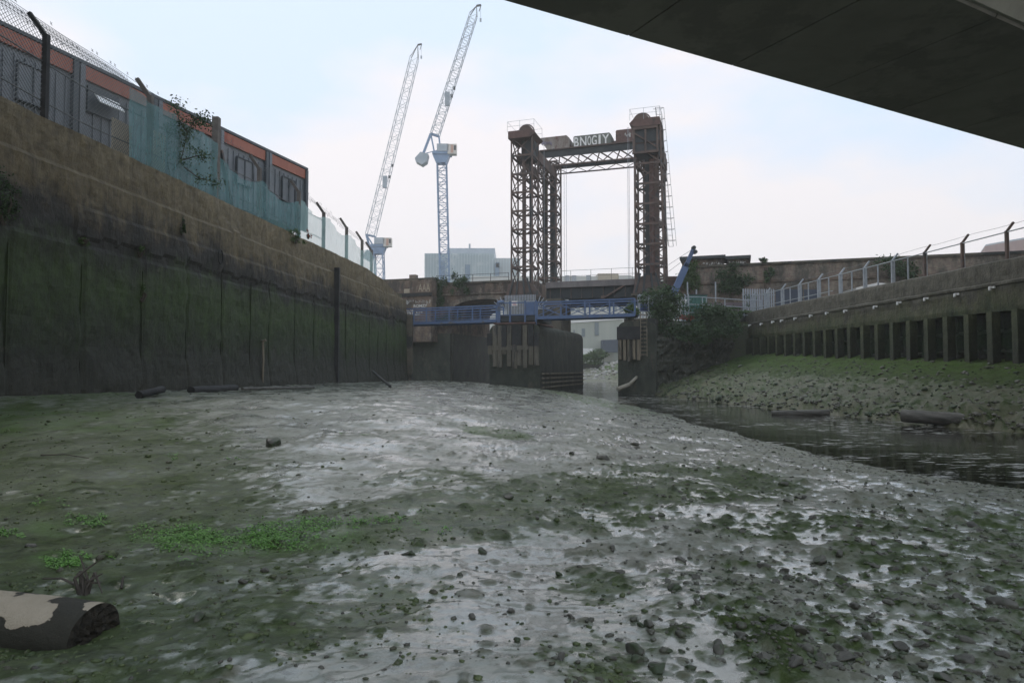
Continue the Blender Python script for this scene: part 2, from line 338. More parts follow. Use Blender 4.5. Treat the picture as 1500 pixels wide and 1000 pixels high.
idx = np.arange(nx*ny).reshape(ny, nx); q = np.stack([idx[:-1, :-1], idx[:-1, 1:], idx[1:, 1:], idx[1:, :-1]], -1).reshape(-1, 4)
me.vertices.add(len(co)); me.vertices.foreach_set('co', co.ravel()); me.loops.add(q.size); me.loops.foreach_set('vertex_index', q.ravel().astype(np.int32))
me.polygons.add(len(q)); me.polygons.foreach_set('loop_start', np.arange(0, q.size, 4, dtype=np.int32)); me.update(calc_edges=True); me.shade_smooth()
for nme, arr in (('alg', ALG), ('bri', BRI), ('wet', WET), ('sto', STO)):
    a = me.attributes.new(nme, 'FLOAT', 'POINT'); a.data.foreach_set('value', arr.ravel().astype(np.float32))
mud = bpy.data.objects.new('mud_bed', me); sc.collection.objects.link(mud); tag(mud, kind='structure', label='wet grey tidal mud with green algae film sloping down to the creek channel')
def ghit(px, py):                                           # ground point under a pixel
    d = P(px, py, 1.0); ys = np.geomspace(1.5, 120, 4000); zz = field(d.x*ys, ys)[0]; below = zz >= d.z*ys
    k = int(np.argmax(below)) if below.any() else -1
    return Vector((d.x*ys[k], ys[k], zz[k]))
m, n, b = new_mat('wet_mud')
v = coords(n)
def attr(nm): a = n.nodes.new('ShaderNodeAttribute'); a.attribute_name = nm; return a.outputs['Fac']
base = mixc(n, ramp(n, noise(n, v, 2.2, 7, .65), [(.35, 0.0), (.65, 1.0)]), (.165, .178, .135), (.28, .295, .25))
base = mixc(n, ramp(n, noise(n, v, 10, 9, .78), [(.52, 0.0), (.58, .7)]), base, (.06, .062, .035))
base = mixc(n, mth(n, 'MULTIPLY', attr('sto'), ramp(n, noise(n, v, 9, 6, .75), [(.3, .3), (.55, .8)])), base, mixc(n, ramp(n, noise(n, v, 3.5, 6, .7), [(.35, 0.0), (.65, 1.0)]), (.075, .08, .035), (.14, .135, .08)))
algc = mixc(n, ramp(n, noise(n, v, 5, 6, .7), [(.35, 0.0), (.65, 1.0)]), (.042, .07, .018), (.10, .135, .042))
algc = mixc(n, ramp(n, noise(n, v, 9, 10, .8), [(.46, 0.0), (.6, .75)]), algc, (.022, .032, .010))
algc = mixc(n, mth(n, 'MULTIPLY', attr('bri'), .7), algc, (.08, .16, .025))
fine = noise(n, v, 11, 10, .82)
af = ramp(n, mth(n, 'ADD', attr('alg'), mth(n, 'MULTIPLY', mth(n, 'SUBTRACT', fine, .5), 2.0)), [(.22, 0.0), (.6, 1.0)])
film = mixc(n, .66, base, (.058, .095, .03)); 
base = mixc(n, ramp(n, attr('alg'), [(.0, 0.0), (.5, 1.0)]), base, film)
col = mixc(n, mth(n, 'MULTIPLY', af, .92), base, algc)
L = n.links.new
L(col, b.inputs['Base Color'])
wr = ramp(n, mth(n, 'ADD', attr('wet'), mth(n, 'MULTIPLY', mth(n, 'SUBTRACT', noise(n, v, 6, 6, .7), .5), 1.2)), [(.3, .5), (.7, .27), (1.0, .12)])
L(mixc(n, af, wr, (.5, .5, .5)), b.inputs['Roughness']); b.inputs['IOR'].default_value = 1.5; b.inputs['Coat Weight'].default_value = .0
L(mth(n, 'SUBTRACT', mth(n, 'ADD', .35, mth(n, 'MULTIPLY', attr('wet'), .65)), mth(n, 'MULTIPLY', af, .25)), b.inputs['Specular IOR Level'])
L(mth(n, 'MULTIPLY', mth(n, 'MULTIPLY', attr('wet'), 1.0), mth(n, 'SUBTRACT', 1.0, mth(n, 'MULTIPLY', af, .7))), b.inputs['Coat Weight']); b.inputs['Coat Roughness'].default_value = .15; b.inputs['Coat IOR'].default_value = 1.6
hh = mth(n, 'ADD', mth(n, 'MULTIPLY', noise(n, v, 9, 9, .74), 1.0), mth(n, 'MULTIPLY', noise(n, v, 75, 6, .75), .6))
bn = n.nodes.new('ShaderNodeBump'); bn.inputs['Distance'].default_value = .035; L(hh, bn.inputs['Height'])
L(mth(n, 'ADD', .28, mth(n, 'MULTIPLY', mth(n, 'ADD', attr('sto'), af), .4)), bn.inputs['Strength']); L(bn.outputs[0], b.inputs['Normal'])
me.materials.append(m)
# wide ground sheet under everything, land behind the two walls, far land
earth = M('dull_earth', (.10, .095, .07), (.07, .09, .04), .5, .95, .3, kind='pos')
tag(MB().box((0, 130, -3.2), (620, 620, .1)).build('ground', earth), kind='structure', label='flat ground reaching the horizon')
g = MB(); g.prism([(-11.9-1.0, -12, -3), (-11.9+4.6, 45, -3), (-60, 60, -3), (-90, -12, -3)], (0, 0, 7.9)); tag(g.build('yard_ground', earth), kind='structure')
g = MB(); g.prism([(19.4, -12, -3), (16.3, 44.0, -3), (W(9.6, -8.6, 0).x, W(9.6, -8.6, 0).y, -3), (W(9.6, 14, 0).x, W(9.6, 14, 0).y, -3), (90, 60, -3), (120, -12, -3)], (0, 0, 6.0)); tag(g.build('towpath_ground', earth), kind='structure')
g = MB(); g.box((0, 276, -1.6), (600, 320, 3.0)); tag(g.build('far_ground', earth), kind='structure')
# water
m, n, b = new_mat('creek_water'); v = coords(n, (1, 1, 1)); vs = coords(n, (.5, 1.6, 1))
foam = mth(n, 'MULTIPLY', ramp(n, noise(n, vs, 5.5, 6, .7), [(.555, 0.0), (.585, 1.0)]), ramp(n, noise(n, v, .45, 3, .5), [(.42, 0.0), (.56, 1.0)]))
n.links.new(mixc(n, foam, (.013, .013, .008), (.36, .36, .33)), b.inputs['Base Color']); n.links.new(mth(n, 'ADD', .04, mth(n, 'MULTIPLY', foam, .4)), b.inputs['Roughness']); b.inputs['IOR'].default_value = 1.33
bump(n, b, mth(n, 'ADD', noise(n, vs, 5, 4, .6), mth(n, 'MULTIPLY', noise(n, v, 1.2, 3, .5), 1.5)), .08, .04)
tag(MB().box((2, 45, -1.6), (34, 110, .2)).build('creek_water', m), kind='structure', label='dark still creek water with floating scum')

# ---------------- stones, pebbles, weeds, logs ----------------
def rock_mesh(seed, name='stone', sub=2, mat=stone):
    import bmesh
    bm = bmesh.new(); bmesh.ops.create_icosphere(bm, subdivisions=sub, radius=1.0); r = random.Random(seed)
    a = np.array([v.co[:] for v in bm.verts])
    for k in range(9):                                      # chip flat facets off the ball
        d = np.array([r.gauss(0, 1) for _ in range(3)]); d /= np.linalg.norm(d); h = r.uniform(.45, .85); dd = a@d; a = a-np.outer(np.clip(dd-h, 0, None), d)
    a = a*np.array([r.uniform(.9, 1.4), r.uniform(.7, 1.0), r.uniform(.4, .7)])
    a += .09*np.stack([fbm(a[:, 0]*2+seed, a[:, 1]*2+a[:, 2]*2+k*5, 3) for k in range(3)], 1)
    for v_, c in zip(bm.verts, a): v_.co = c
    me = bpy.data.meshes.new(name); bm.to_mesh(me); bm.free(); me.materials.append(mat); me.shade_smooth(); me.shade_flat() if False else None
    return me
rocks = [rock_mesh(s, sub=3) for s in range(10)]
def put_rock(k, loc, r, label, group=None, tilt=.3, sink=.25, sq=(1, 1, 1)):
    o = bpy.data.objects.new('stone', rocks[k % 10]); sc.collection.objects.link(o)
    o.location = loc+Vector((0, 0, r*(.35-sink))); o.scale = (r*sq[0], r*sq[1], r*sq[2]); o.rotation_euler = (rnd.uniform(-tilt, tilt), rnd.uniform(-tilt, tilt), rnd.uniform(0, 6.28))
    tag(o, label, 'stone', group); return o
special = [(987, 862, .055, 'broad brown stone with wet mud beside it right of the lower centre'), (1467, 886, .07, 'knobbly black lump near the right edge of the mud'),
 (1148, 711, .06, 'dark rounded stone above the pale wet patch on the right'), (1190, 759, .045, 'small dark oval stone alone on the pale wet patch'), (1203, 823, .06, 'dark stone with an overhanging top left of the right edge rubble'),
 (884, 672, .09, 'long dark stone on grey mud below the vertical lift bridge'), (600, 812, .045, 'brown mossy stone in the dark green algae band'), (398, 651, .15, 'long dark stone lying alone in the grey mud'),
 (290, 906, .045, 'flat pale brown stone right of the cut log'), (357, 853, .04, 'thin slate sliver standing tilted in green mud'), (388, 836, .028, 'small pale curled stone at the edge of green mud'),
 (1052, 950, .05, 'upright dark stone at the bottom edge right of centre'), (930, 955, .05, 'dark square stone at the bottom edge near the centre'), (692, 903, .03, 'light brown pebble on smooth pale mud'),
 (745, 728, .06, 'brown stone at the top edge of the green algae band'), (1425, 770, .055, 'grey stone half way up the stony slope at the right'), (1240, 965, .05, 'round dark stone near the bottom right corner'),
 (838, 665, .05, 'mossy dark stone just left of the long dark stone'), (930, 652, .07, 'low mossy stone near the crest above the long dark stone'), (45, 800, .04, 'dark flat stone between the bright weed patches')]
for k, (px, py, r, lab) in enumerate(special): put_rock(k, ghit(px, py), r, lab)
def ground_z(x, y): return float(field(np.array([x]), np.array([y]))[0][0])
spots = []
while len(spots) < 215:
    px = rnd.triangular(600, 1560, 1300); py = 620+390*rnd.random()**.8
    if py < 700-(px-1200)*.0+(px-1200)*.06 and px > 1100: continue
    if rnd.random() < .55 and px < 900: continue
    Y = 1.38/((py-540)/1000); x = (px-750)/1000*Y; spots.append((x, Y, rnd.triangular(.012, .05, .02)*(1+max(0, (Y-6))*.06)))
arr = np.array(spots); zz, ss = field(arr[:, 0], arr[:, 1])[0], height(arr[:, 0], arr[:, 1])[1]
for k, ((x, y, r), z, s_) in enumerate(zip(spots, zz, ss)):
    if s_ > 1.0: continue
    put_rock(k, Vector((x, y, z)), r, 'small dark stone half sunk in the wet mud of the near bank', 'stones scattered over the near mud bank')
def scatter_rocks(name, pts, label, mat, seed=1):          # many pebbles in one mesh
    r = np.random.RandomState(seed); ms = [rock_mesh(50+i, sub=1) for i in range(5)]; VV = []; FF = []; off = 0
    for m_ in ms:
        pass
    base_ = [(np.array([v.co[:] for v in m_.vertices]), np.array([p.vertices[:] for p in m_.polygons])) for m_ in ms]
    for i, (x, y, z, rad) in enumerate(pts):
        bv, bf = base_[i % 5]; a = r.uniform(0, 6.28); c, s_ = math.cos(a), math.sin(a); R_ = np.array([[c, -s_, 0], [s_, c, 0], [0, 0, 1]])
        VV.append((bv*rad)@R_.T+np.array([x, y, z+rad*.12])); FF.append(bf+off); off += len(bv)
    me = bpy.data.meshes.new(name); me.from_pydata(np.concatenate(VV).tolist(), [], np.concatenate(FF).tolist()); me.materials.append(mat); me.shade_smooth()
    for m_ in ms: bpy.data.meshes.remove(m_)
    o = bpy.data.objects.new(name, me); sc.collection.objects.link(o); return tag(o, label, 'pebbles', kind='stuff')
R_ = np.random.RandomState(5)
PX = R_.uniform(620, 1620, 22000); PY = 575+440*R_.uniform(0, 1, 22000)**1.1; Y_ = 1.4/((PY-540)/1000); X_ = (PX-750)/1000*Y_
h5 = field(X_, Y_); hs = height(X_, Y_); keep = (hs[1] < 1.03) & (R_.uniform(0, 1, 22000) < np.clip(h5[4]*.22+.02+np.clip(hs[1]-.86, 0, .1)*5, 0, 1)*np.clip((PX-600)/500, .1, 1))
pts = [(x, y, z, rr*(1+max(0, y-6)*.07)) for x, y, z, rr in zip(X_[keep], Y_[keep], h5[0][keep], R_.gamma(3.0, .0034, keep.sum())+.004)]
scatter_rocks('pebbles', pts, 'grey and brown pebbles strewn over the near mud bank down to the water', pebblem)
# small algae covered lumps: crisp relief over the left and middle mud
NA = 34000; PX = R_.uniform(-60, 1560, NA); PY = 566+440*R_.uniform(0, 1, NA)**1.25; Y_ = 1.25/((PY-540)/1000); X_ = (PX-750)/1000*Y_
h5 = field(X_, Y_); hs = height(X_, Y_); dn = np.clip(fbm(X_*1.7, Y_*1.7, 3)*1.4+.45, .05, 1)
keep = (hs[1] > .02) & (hs[1] < 1.0) & (R_.uniform(0, 1, NA) < np.clip(h5[1]*.62+.05, 0, 1)*dn)
pts = [(x, y, z-.002, rr*(1+max(0, y-5)*.09)) for x, y, z, rr in zip(X_[keep], Y_[keep], h5[0][keep], R_.gamma(2.0, .0042, keep.sum())+.004)]
am = M('algae_lumps', (.04, .062, .018), (.10, .125, .045), 13, .6, .6, .006, kind='pos', c3=(.06, .058, .035), t3=.54, s3=4)
scatter_rocks('algae_lumps', pts, 'small green algae covered mud lumps over the left and middle mud', am, 7)
keep = (hs[1] > .02) & (hs[1] < 1.0) & (R_.uniform(0, 1, NA) < .085*dn*(1.1-h5[1]))
pts = [(x, y, z-.001, rr*(1+max(0, y-5)*.09)) for x, y, z, rr in zip(X_[keep], Y_[keep], h5[0][keep], R_.gamma(1.8, .0035, keep.sum())+.003)]
scatter_rocks('mud_crumbs', pts, 'fine dark crumbs of mud and shell over the pale wet mud', stone, 8)
# rubble of the far bank
Yb = R_.uniform(12, 46, 5200); tb = np.abs(R_.uniform(-.02, 1, 5200))**2.2; hb = height(Yb*0+20, Yb); xb = hb[4]+tb*(xR(Yb)-hb[4]); zb = field(xb, Yb)[0]
pts = [(x, y, z, rr) for x, y, z, rr in zip(xb, Yb, zb, R_.gamma(1.7, .02, 5200)+.01)]
scatter_rocks('rubble', pts, 'muddy rubble strewn over the far bank below the sheet pile wall', M('bank_rubble', (.055, .052, .036), (.15, .145, .12), 6, .6, .6, .03, kind='pos', c3=(.03, .05, .018), t3=.52, s3=.8), 2)
# stones on the mud seen beyond the bridge
pts = [(x, y, z, rr) for x, y, z, rr in zip(R_.uniform(-4, 24, 700), R_.uniform(84, 112, 700), R_.uniform(-1.3, -1.2, 700), R_.gamma(3, .07, 700)+.05)]
pts = [(x, y, ground_z(x, y), r) for x, y, z, r in pts]
scatter_rocks('far_stones', pts, 'pale stones on the mud beyond the bridge opening', M('pale_stones', (.25, .24, .22), (.4, .38, .35), 2, .7, 0), 3)

def leaves(name, mat, pts, size, parent=None, seed=0, flat=False, r=None):
    r = r or random.Random(seed); V = []; F = []
    for p in pts:
        s = size*r.uniform(.6, 1.3); a = Vector((r.gauss(0, 1), r.gauss(0, 1), r.gauss(0, 1)*(0.35 if flat else 1))).normalized(); b_ = a.cross(Vector((r.gauss(0, 1), r.gauss(0, 1), r.gauss(0, 1)))).normalized()
        if flat: b_ = Vector((-a.y, a.x, r.uniform(-.3, .5))).normalized()
        k = len(V); p = Vector(p); V += [p-a*s, p-b_*s*.5, p+a*s, p+b_*s*.5]; F.append((k, k+1, k+2, k+3))
    mb = MB(); mb.v = [tuple(q) for q in V]; mb.f = F; return mb.build(name, mat, parent)
def blob_pts(c, rad, n, seed, gap=.15):
    r = random.Random(seed); out = []; c = Vector(c)
    cl = [Vector((r.gauss(0, .45)*rad[0], r.gauss(0, .45)*rad[1], r.uniform(-.7, .85)*rad[2])) for _ in range(max(6, n//70))]
    for i in range(n):
        k = cl[r.randrange(len(cl))]; out.append(c+k+Vector((r.gauss(0, .17)*rad[0], r.gauss(0, .17)*rad[1], r.gauss(0, .16)*rad[2])))
    return out
def bush(loc, rad, n, leaf, mat, label, seed, cat='bush', group=None, name='bush'):
    t = empty(name, loc, label, cat, group); s = MB(); r = random.Random(seed)
    for k in range(6):
        e = Vector(loc)+Vector((r.uniform(-.6, .6)*rad[0], r.uniform(-.6, .6)*rad[1], r.uniform(.6, 1.5)*rad[2])); mid = (Vector(loc)+e)/2+Vector((r.uniform(-.1, .1), 0, .05))
        s.path([loc, mid, e], [.03, .02, .008], 5)
    s.build('stem', bark, t); leaves('foliage', mat, blob_pts(Vector(loc)+Vector((0, 0, rad[2])), rad, n, seed), leaf, t, seed); return t
# bright weed leaves on the near mud
wp = []; r = random.Random(9)
for (cx, cy, rx, ry, nn) in ((290, 785, 80, 22, 3300), (400, 785, 70, 20, 2600), (460, 768, 80, 14, 1400), (560, 760, 60, 12, 420), (110, 820, 42, 13, 1100), (135, 763, 45, 9, 700), (15, 778, 30, 9, 500), (60, 620, 80, 10, 500), (180, 612, 60, 9, 300), (250, 672, 30, 4, 120), (345, 671, 14, 3, 90), (640, 770, 40, 14, 120), (80, 735, 40, 6, 120), (100, 905, 6, 4, 30), (540, 645, 30, 4, 120)):
    cl = [(cx+r.gauss(0, .45)*rx, cy+r.gauss(0, .45)*ry) for _ in range(max(4, nn//28))]
    for _ in range(nn):
        a, b_ = r.choice(cl); wp.append((a+r.gauss(0, .10)*rx, b_+r.gauss(0, .13)*ry))
wa = np.array(wp); d1 = (wa[:, 1]-540)/1000; Yw = 1.25/d1
for _ in range(8):
    xx = (wa[:, 0]-750)/1000*Yw; Yw = -field(xx, Yw)[0]/d1
xx = (wa[:, 0]-750)/1000*Yw; zw = field(xx, Yw)[0]
tag(leaves('weed_patches', weedm, [(x, y, z+r.uniform(.003, .02)) for x, y, z in zip(xx, Yw, zw)], .0095, None, 3, True), 'bright green small leaved weed growing in patches on the left mud', 'weed', kind='stuff')
# big sawn log, lower left
def log_mesh(p, q, r, mat, endmat, name, parent=None, seed=0, hollow=True, n=36, m_=24):
    p, q = Vector(p), Vector(q); x = (q-p).normalized(); y = Vector((0, 0, 1)).cross(x).normalized(); z = x.cross(y); ln = (q-p).length
    A = np.zeros((m_, n+1, 3)); 
    for i in range(m_):
        t = i/(m_-1)
        for j in range(n+1):
            a = 2*math.pi*(j % n)/n; k = r*(1+(.05 if hollow else .2)*float(pn(np.array([math.cos(a)*1.3+seed]), np.array([math.sin(a)*1.3+t*4]))[0])+.03*math.sin(a*2+seed)); A[i, j] = p+x*(ln*t+(.018*float(pn(np.array([a*2.1]), np.array([seed+.5]))[0]) if i == m_-1 and 0 < j < n else 0))+(y*math.cos(a)+z*math.sin(a))*k
    mb = MB().grid(A); o = mb.build(name, mat, parent, True)
    e = MB(); ring = [Vector(A[-1, j]) for j in range(n)]; c = sum(ring, Vector())/n
    rr_ = random.Random(int(seed*10)+5); K = 7; rings = [[c+(v_-c)*(1-k/K)+x*(rr_.uniform(-.022, .012) if k else 0) for v_ in ring] for k in range(K)]
    for a, b_ in zip(rings[:-1], rings[1:]):
        for j in range(n): e.face_pts([a[j], a[(j+1) % n], b_[(j+1) % n], b_[j]])
    e.face_pts(rings[-1])
    e2 = MB(); e2.face_pts([Vector(A[0, n-1-j]) for j in range(n)])
    return o, e, e2
m, n, b = new_mat('peeling_bark'); v = coords(n); g_ = n.nodes.new('ShaderNodeNewGeometry'); sx = n.nodes.new('ShaderNodeSeparateXYZ'); n.links.new(g_.outputs['Position'], sx.inputs[0])
zt = mth(n, 'MULTIPLY', mth(n, 'SUBTRACT', sx.outputs[2], -1.225), 2.6); f = mth(n, 'ADD', mth(n, 'MULTIPLY', noise(n, v, 4.5, 5, .5), 1.6), mth(n, 'ADD', zt, -.27))
pk = ramp(n, f, [(.66, 0.0), (.68, 1.0)])
col = mixc(n, pk, mixc(n, noise(n, v, 18, 6, .7), (.018, .018, .012), (.055, .05, .034)), mixc(n, noise(n, v, 9, 5, .7), (.36, .30, .21), (.5, .43, .33)))
n.links.new(col, b.inputs['Base Color']); b.inputs['Roughness'].default_value = .7; bump(n, b, mth(n, 'ADD', noise(n, v, 14, 9, .75), mth(n, 'MULTIPLY', pk, .5)), .9, .025)
lt = empty('log', (-2.4, 3.45, -1.4), 'thick sawn log with peeling tan bark at the lower left corner', 'log')
o, e, e2 = log_mesh((-3.25, 3.62, -1.245), (-2.02, 3.36, -1.295), .158, m, None, 'trunk', lt, 2)
e.build('sawn_end', M('rotten_wood', (.02, .018, .013), (.06, .05, .035), 14, .9, .9, .02, (1, 3, 3), kind='pos'), lt); e2.build('rear_end', bark, lt)
# other driftwood
def G(px, py, dz=0): q = ghit(px, py); return q+Vector((0, 0, dz))
def plain_log(p, q, r, label, mat=timber, name='log', group=None):
    t = empty(name, p, label, 'log', group); o, e, e2 = log_mesh(p, q, r, mat, None, 'trunk', t, rnd.random()*9, False); e.build('cut_end', mat, t); e2.build('butt_end', mat, t); return t
driftm = M('drift_timber', (.05, .048, .04), (.13, .125, .11), 3, .7, .6, .02, (1, 1, 4), kind='pos')
plain_log(P(1322, 609, 18.6), P(1462, 617, 17.0), .17, 'long dark beam lying along the far water edge', driftm, 'driftwood_beam')
plain_log(P(1130, 606, 22.5), P(1215, 604, 22.0), .10, 'thin grey plank of driftwood at the far water edge', driftm, 'driftwood_beam')
plain_log(G(280, 574, .04), G(345, 571, .06), .09, 'short dark log against the foot of the left creek wall', black, 'driftwood_log')
plain_log(G(203, 583, .06), G(238, 578, .10), .07, 'dark tilted log end in a puddle by the left wall', black, 'driftwood_log')
plain_log(G(355, 573, .06), G(460, 570, .06), .04, 'long thin pole lying along the foot of the left wall', driftm, 'driftwood_pole')
s = MB().path([P(905, 570, 39.5), P(922, 563, 39.6), P(932, 553, 39.8), P(939, 541, 40)], [.14, .12, .09, .06], 8); tag(s.build('driftwood_branch', M('bleached_wood', (.3, .27, .21), (.38, .34, .27), 3, .8, .3), None, True), 'pale curved branch leaning against the right bridge abutment', 'branch')
s = MB().path([G(572, 568, .05), G(556, 564, .35)+Vector((-.3, 0, .2))], [.05, .06], 6); tag(s.build('driftwood_stick', black), 'dark straight stick slanting in mud near the end of the left wall', 'stick')
g0 = ghit(124, 868); s = MB()
for k in range(9): s.path([g0+Vector((rnd.uniform(-.02, .02), rnd.uniform(-.02, .02), -.02)), g0+Vector((rnd.uniform(-.05, .05), rnd.uniform(-.03, .03), rnd.uniform(.05, .12))), g0+Vector((rnd.uniform(-.1, .12), rnd.uniform(-.05, .05), rnd.uniform(.0, .2)))], [.014, .008, .003], 5)
tag(s.build('twig_tuft', bark), 'broken twiggy root tuft sticking up behind the sawn log', 'twigs')
for (a, b_, lab) in (((60, 668), (130, 672), 'pale thin twig lying on green mud at far left'), ((118, 862), (62, 850), 'thin twig lying beside the twiggy root tuft'), ((178, 864), (182, 848), 'short dark thorn like stub right of the root tuft')):
    g1, g2 = ghit(*a), ghit(*b_); mid = (g1+g2)/2+Vector((0, 0, .035)); s = MB().path([g1+Vector((0, 0, .01)), mid, g2+Vector((0, 0, .01))], [.008, .006, .004], 5); tag(s.build('twig', bark), lab, 'twig')

# ---------------- left creek wall ----------------
def ztopL(y): return np.interp(y, [-20, 36, 38.6, 43.6], [5.3, 5.3, 5.1, 4.4])
ys = np.linspace(-12, 43.8, 760); ts = np.linspace(0, 1, 76); YY, TT = np.meshgrid(ys, ts, indexing='ij')
ZZ = -1.9+(ztopL(YY)+1.9)*TT
jpx = [5, 115, 205, 270, 322, 365, 392, 430, 458, 505, 520, 540, 552, 565, 576, 585]; jy = [11200/(850-p) for p in jpx]
off = .07*fbm(YY*.6, ZZ*.6, 4)+.03*fbm(YY*2.6, ZZ*2.6, 6, .6)
off += np.where(ZZ > 4.42+.05*pn(YY*.7, YY*0), -.07, 0)+np.where((ZZ < 3.62+.04*pn(YY*.9, YY*0)) & (ZZ > 3.0+.25*pn(YY*.8, YY*0+4)) & (YY > 15), .045, 0)+np.where(ZZ < 2.8, .04, 0)
for j in jy: off -= .04*np.exp(-((YY-j)/.06)**2)*(ZZ < 3.1)
off += .09*(ZZ < .5)*np.clip(.5-ZZ, 0, 1)
A = np.stack([xL(YY)+off, YY, ZZ], -1)
lw = empty('creek_wall', (xL(20), 20, -1.4), 'tall concrete wall along the left bank, brown above and green with algae below', 'wall')
mb = MB().grid(A); top0 = A[:, -1]; back = top0+np.array([-.75, 0, 0]); mb.grid(np.stack([top0, back], 1)); mb.grid(np.stack([back, back*np.array([1, 1, 0])+np.array([0, 0, -1.9])], 1))
mb.face_pts([tuple(A[-1, 0]), tuple(A[-1, -1]), tuple(back[-1]), (back[-1][0], back[-1][1], -1.9)])
mb.build('wall_body', leftm, lw)
for j in jy:
    h = rnd.uniform(2.3, 3.0); MB().box((xL(j)+.03, j, (h-1.2)/2), (.03, .03, h+1.2)).build('joint_strip', leftm, lw)
j = 11200/(850-489); MB().box((xL(j)+.12, j, 1.6), (.22, .24, 6.0)).build('timber_post', black, lw)
s = MB().path([(xL(29.3)+.13, 23.5, .75), (xL(29.3)-.4, 23.5, .3)], .03); 
j = 11200/(850-380); s = MB().path([(xL(j)+.12, j, .95), (xL(j)+.14, j, .3), (xL(j)+.13, j-.02, -.6)], .035); s.tube((xL(j)+.06, j, .95), (xL(j)+.22, j, 1.0), .045); s.build('drain_pipe', timber, lw)
# rag chain ring high on the wall
j = 11200/(850-316); s = MB(); c = Vector((xL(j)+.1, j, 3.45))
ring = [c+Vector((0, .16*math.cos(a), .22*math.sin(a))) for a in np.linspace(0, 6.28, 15)]; s.path(ring, .018, 5); s.build('mooring_ring', black, lw)
s = MB().box((xL(43.9)-.1, 44.3, 1.0), (.9, .5, 5.0)); tag(s.build('corner_buttress', brickpier), 'crumbling stone buttress at the far end of the left wall', 'buttress')
# wall plants
def wallY(px): return 11200/(850-px)
for k, (px, py, rad, n_, lab, mt) in enumerate(((-2, 292, (.2, .55, .55), 1500, 'dark ivy clump hanging from the left wall at the picture edge', leafd), (117, 350, (.1, .17, .14), 200, 'small fern tuft on the wall near the left edge', leafm),
      (200, 368, (.1, .16, .16), 220, 'fern tuft in a wall joint right of the small fern', leafm), (203, 428, (.1, .12, .25), 240, 'trailing weed in a wall joint just below the fern tuft', leafm), (262, 330, (.1, .1, .28), 240, 'narrow green weed streak hanging on the brown concrete', leafd), (430, 347, (.25, .8, .25), 800, 'straggly bush on top of the left wall at the end of the cabins', leafm))):
    Y = wallY(px); p = P(px, py, Y)+Vector((.1, 0, -rad[2])); bush(p, rad, n_, .032, mt, lab, 30+k, 'plant', name='wall_plant')
# sapling growing by the fence
Y = 11300/(850-262); b0 = P(268, 262, Y); t = empty('sapling', b0, 'thin leafy sapling growing behind the left fence beside the beige board', 'sapling'); s = MB()
br = [((250, 262), (243, 225), (245, 190)), ((252, 250), (265, 235), (275, 195)), ((275, 195), (262, 175), (257, 152)), ((275, 195), (285, 175), (300, 172)), ((265, 235), (290, 228), (300, 227)), ((245, 205), (255, 190), (270, 180)), ((270, 245), (290, 260), (318, 268))]
tips = []
for b3 in br: q3 = [P(a, c, Y) for a, c in b3]; s.path(q3, [.022, .015, .008], 5); tips += [q3[2], q3[1], (q3[1]+q3[2])/2]
s.build('trunk', bark, t); lp = []
for q3 in tips+[P(262, 155, Y), P(280, 190, Y), P(290, 178, Y), P(270, 200, Y), P(300, 180, Y)]:
    for _ in range(55): lp.append(q3+Vector((rnd.gauss(0, .12), rnd.gauss(0, .12), rnd.gauss(0, .10))))
leaves('crown', leafd, lp, .042, t, 4)
Y = wallY(455); t = bush(P(455, 350, Y)+Vector((-.1, 0, 0)), (.1, .25, .2), 90, .035, leafr, 'sprig of red leaves on the wall top beside the last cabin', 77, 'plant', name='wall_plant')

# ---------------- left fence ----------------
fz = lambda a, Y: a
lf = empty('security_fence', (-9.5, 20, 5.2), 'cranked post fence with wire mesh and green netting along the left wall top', 'fence')
FA = 11.5
def FY(px): return FA*1000/(850-px)
posts = [(-75, 7.2, 1), (55, 7.2, 1), (212, 7.3, 1), (376, 7.2, 1), (435, 7.25, 1), (472, 7.02, 1), (506, 6.98, 1), (529, 6.8, 1), (543, 6.55, 1)]
conc_post = M('concrete_post', (.11, .095, .085), (.17, .15, .13), 5, .9, .4, kind='pos'); 
for i, (px, ze, _) in enumerate(posts):
    Y = FY(px); x = -FA+.1*Y; zb = float(ztopL(Y))-.25; s = MB(); wd = .13 if i > 1 else .11
    s.box((x, Y, (zb+ze)/2), (wd, wd, ze-zb)); s.bar((x, Y, ze-.05), (x-.30, Y-.12, ze+.42), wd*.8, wd*.8, (0, 1, 0)); s.build('post', conc_post if i > 1 else black, lf)
Y = FY(311); x = -FA+.1*Y; s = MB().box((x, Y, 6.5), (.2, .2, 2.9)); s.build('post', conc_post, lf)
MB().bar((x+.02, Y+.3, 7.0), (x+.08, Y+1.2, 5.1), .11).build('brace', rust, lf)
s = MB(); wv = Vector((.0995, .995, 0)); 
def FP(y, z): return Vector((-FA-.03+.1*y, y, z))
y0, y1 = 10.5, 22.5; zb, zt_ = 5.1, 7.2; hgt = zt_-zb; k = y0-hgt
while k < y1:
    for sg in (1, -1):
        ya, yb = (k, k+hgt) if sg > 0 else (k+hgt, k); za, zb2 = zb, zt_
        a, b_ = FP(ya, zb), FP(yb, zt_); lo, hi = sorted((ya, yb))
        if lo < y0 or hi > y1: continue
        s.bar(a, b_, .007, .007)
    k += .10
s.build('wire_mesh', wire, lf)
s = MB(); k = y0                                            # sloping mesh panel on the cranked arms
while k < 17.4:
    s.bar(FP(k, zt_), FP(k+.25, zt_)+Vector((-.3, 0, .42)), .007); s.bar(FP(k+.25, zt_), FP(k, zt_)+Vector((-.3, 0, .42)), .007); k += .10
s.build('top_mesh', wire, lf)
s = MB()
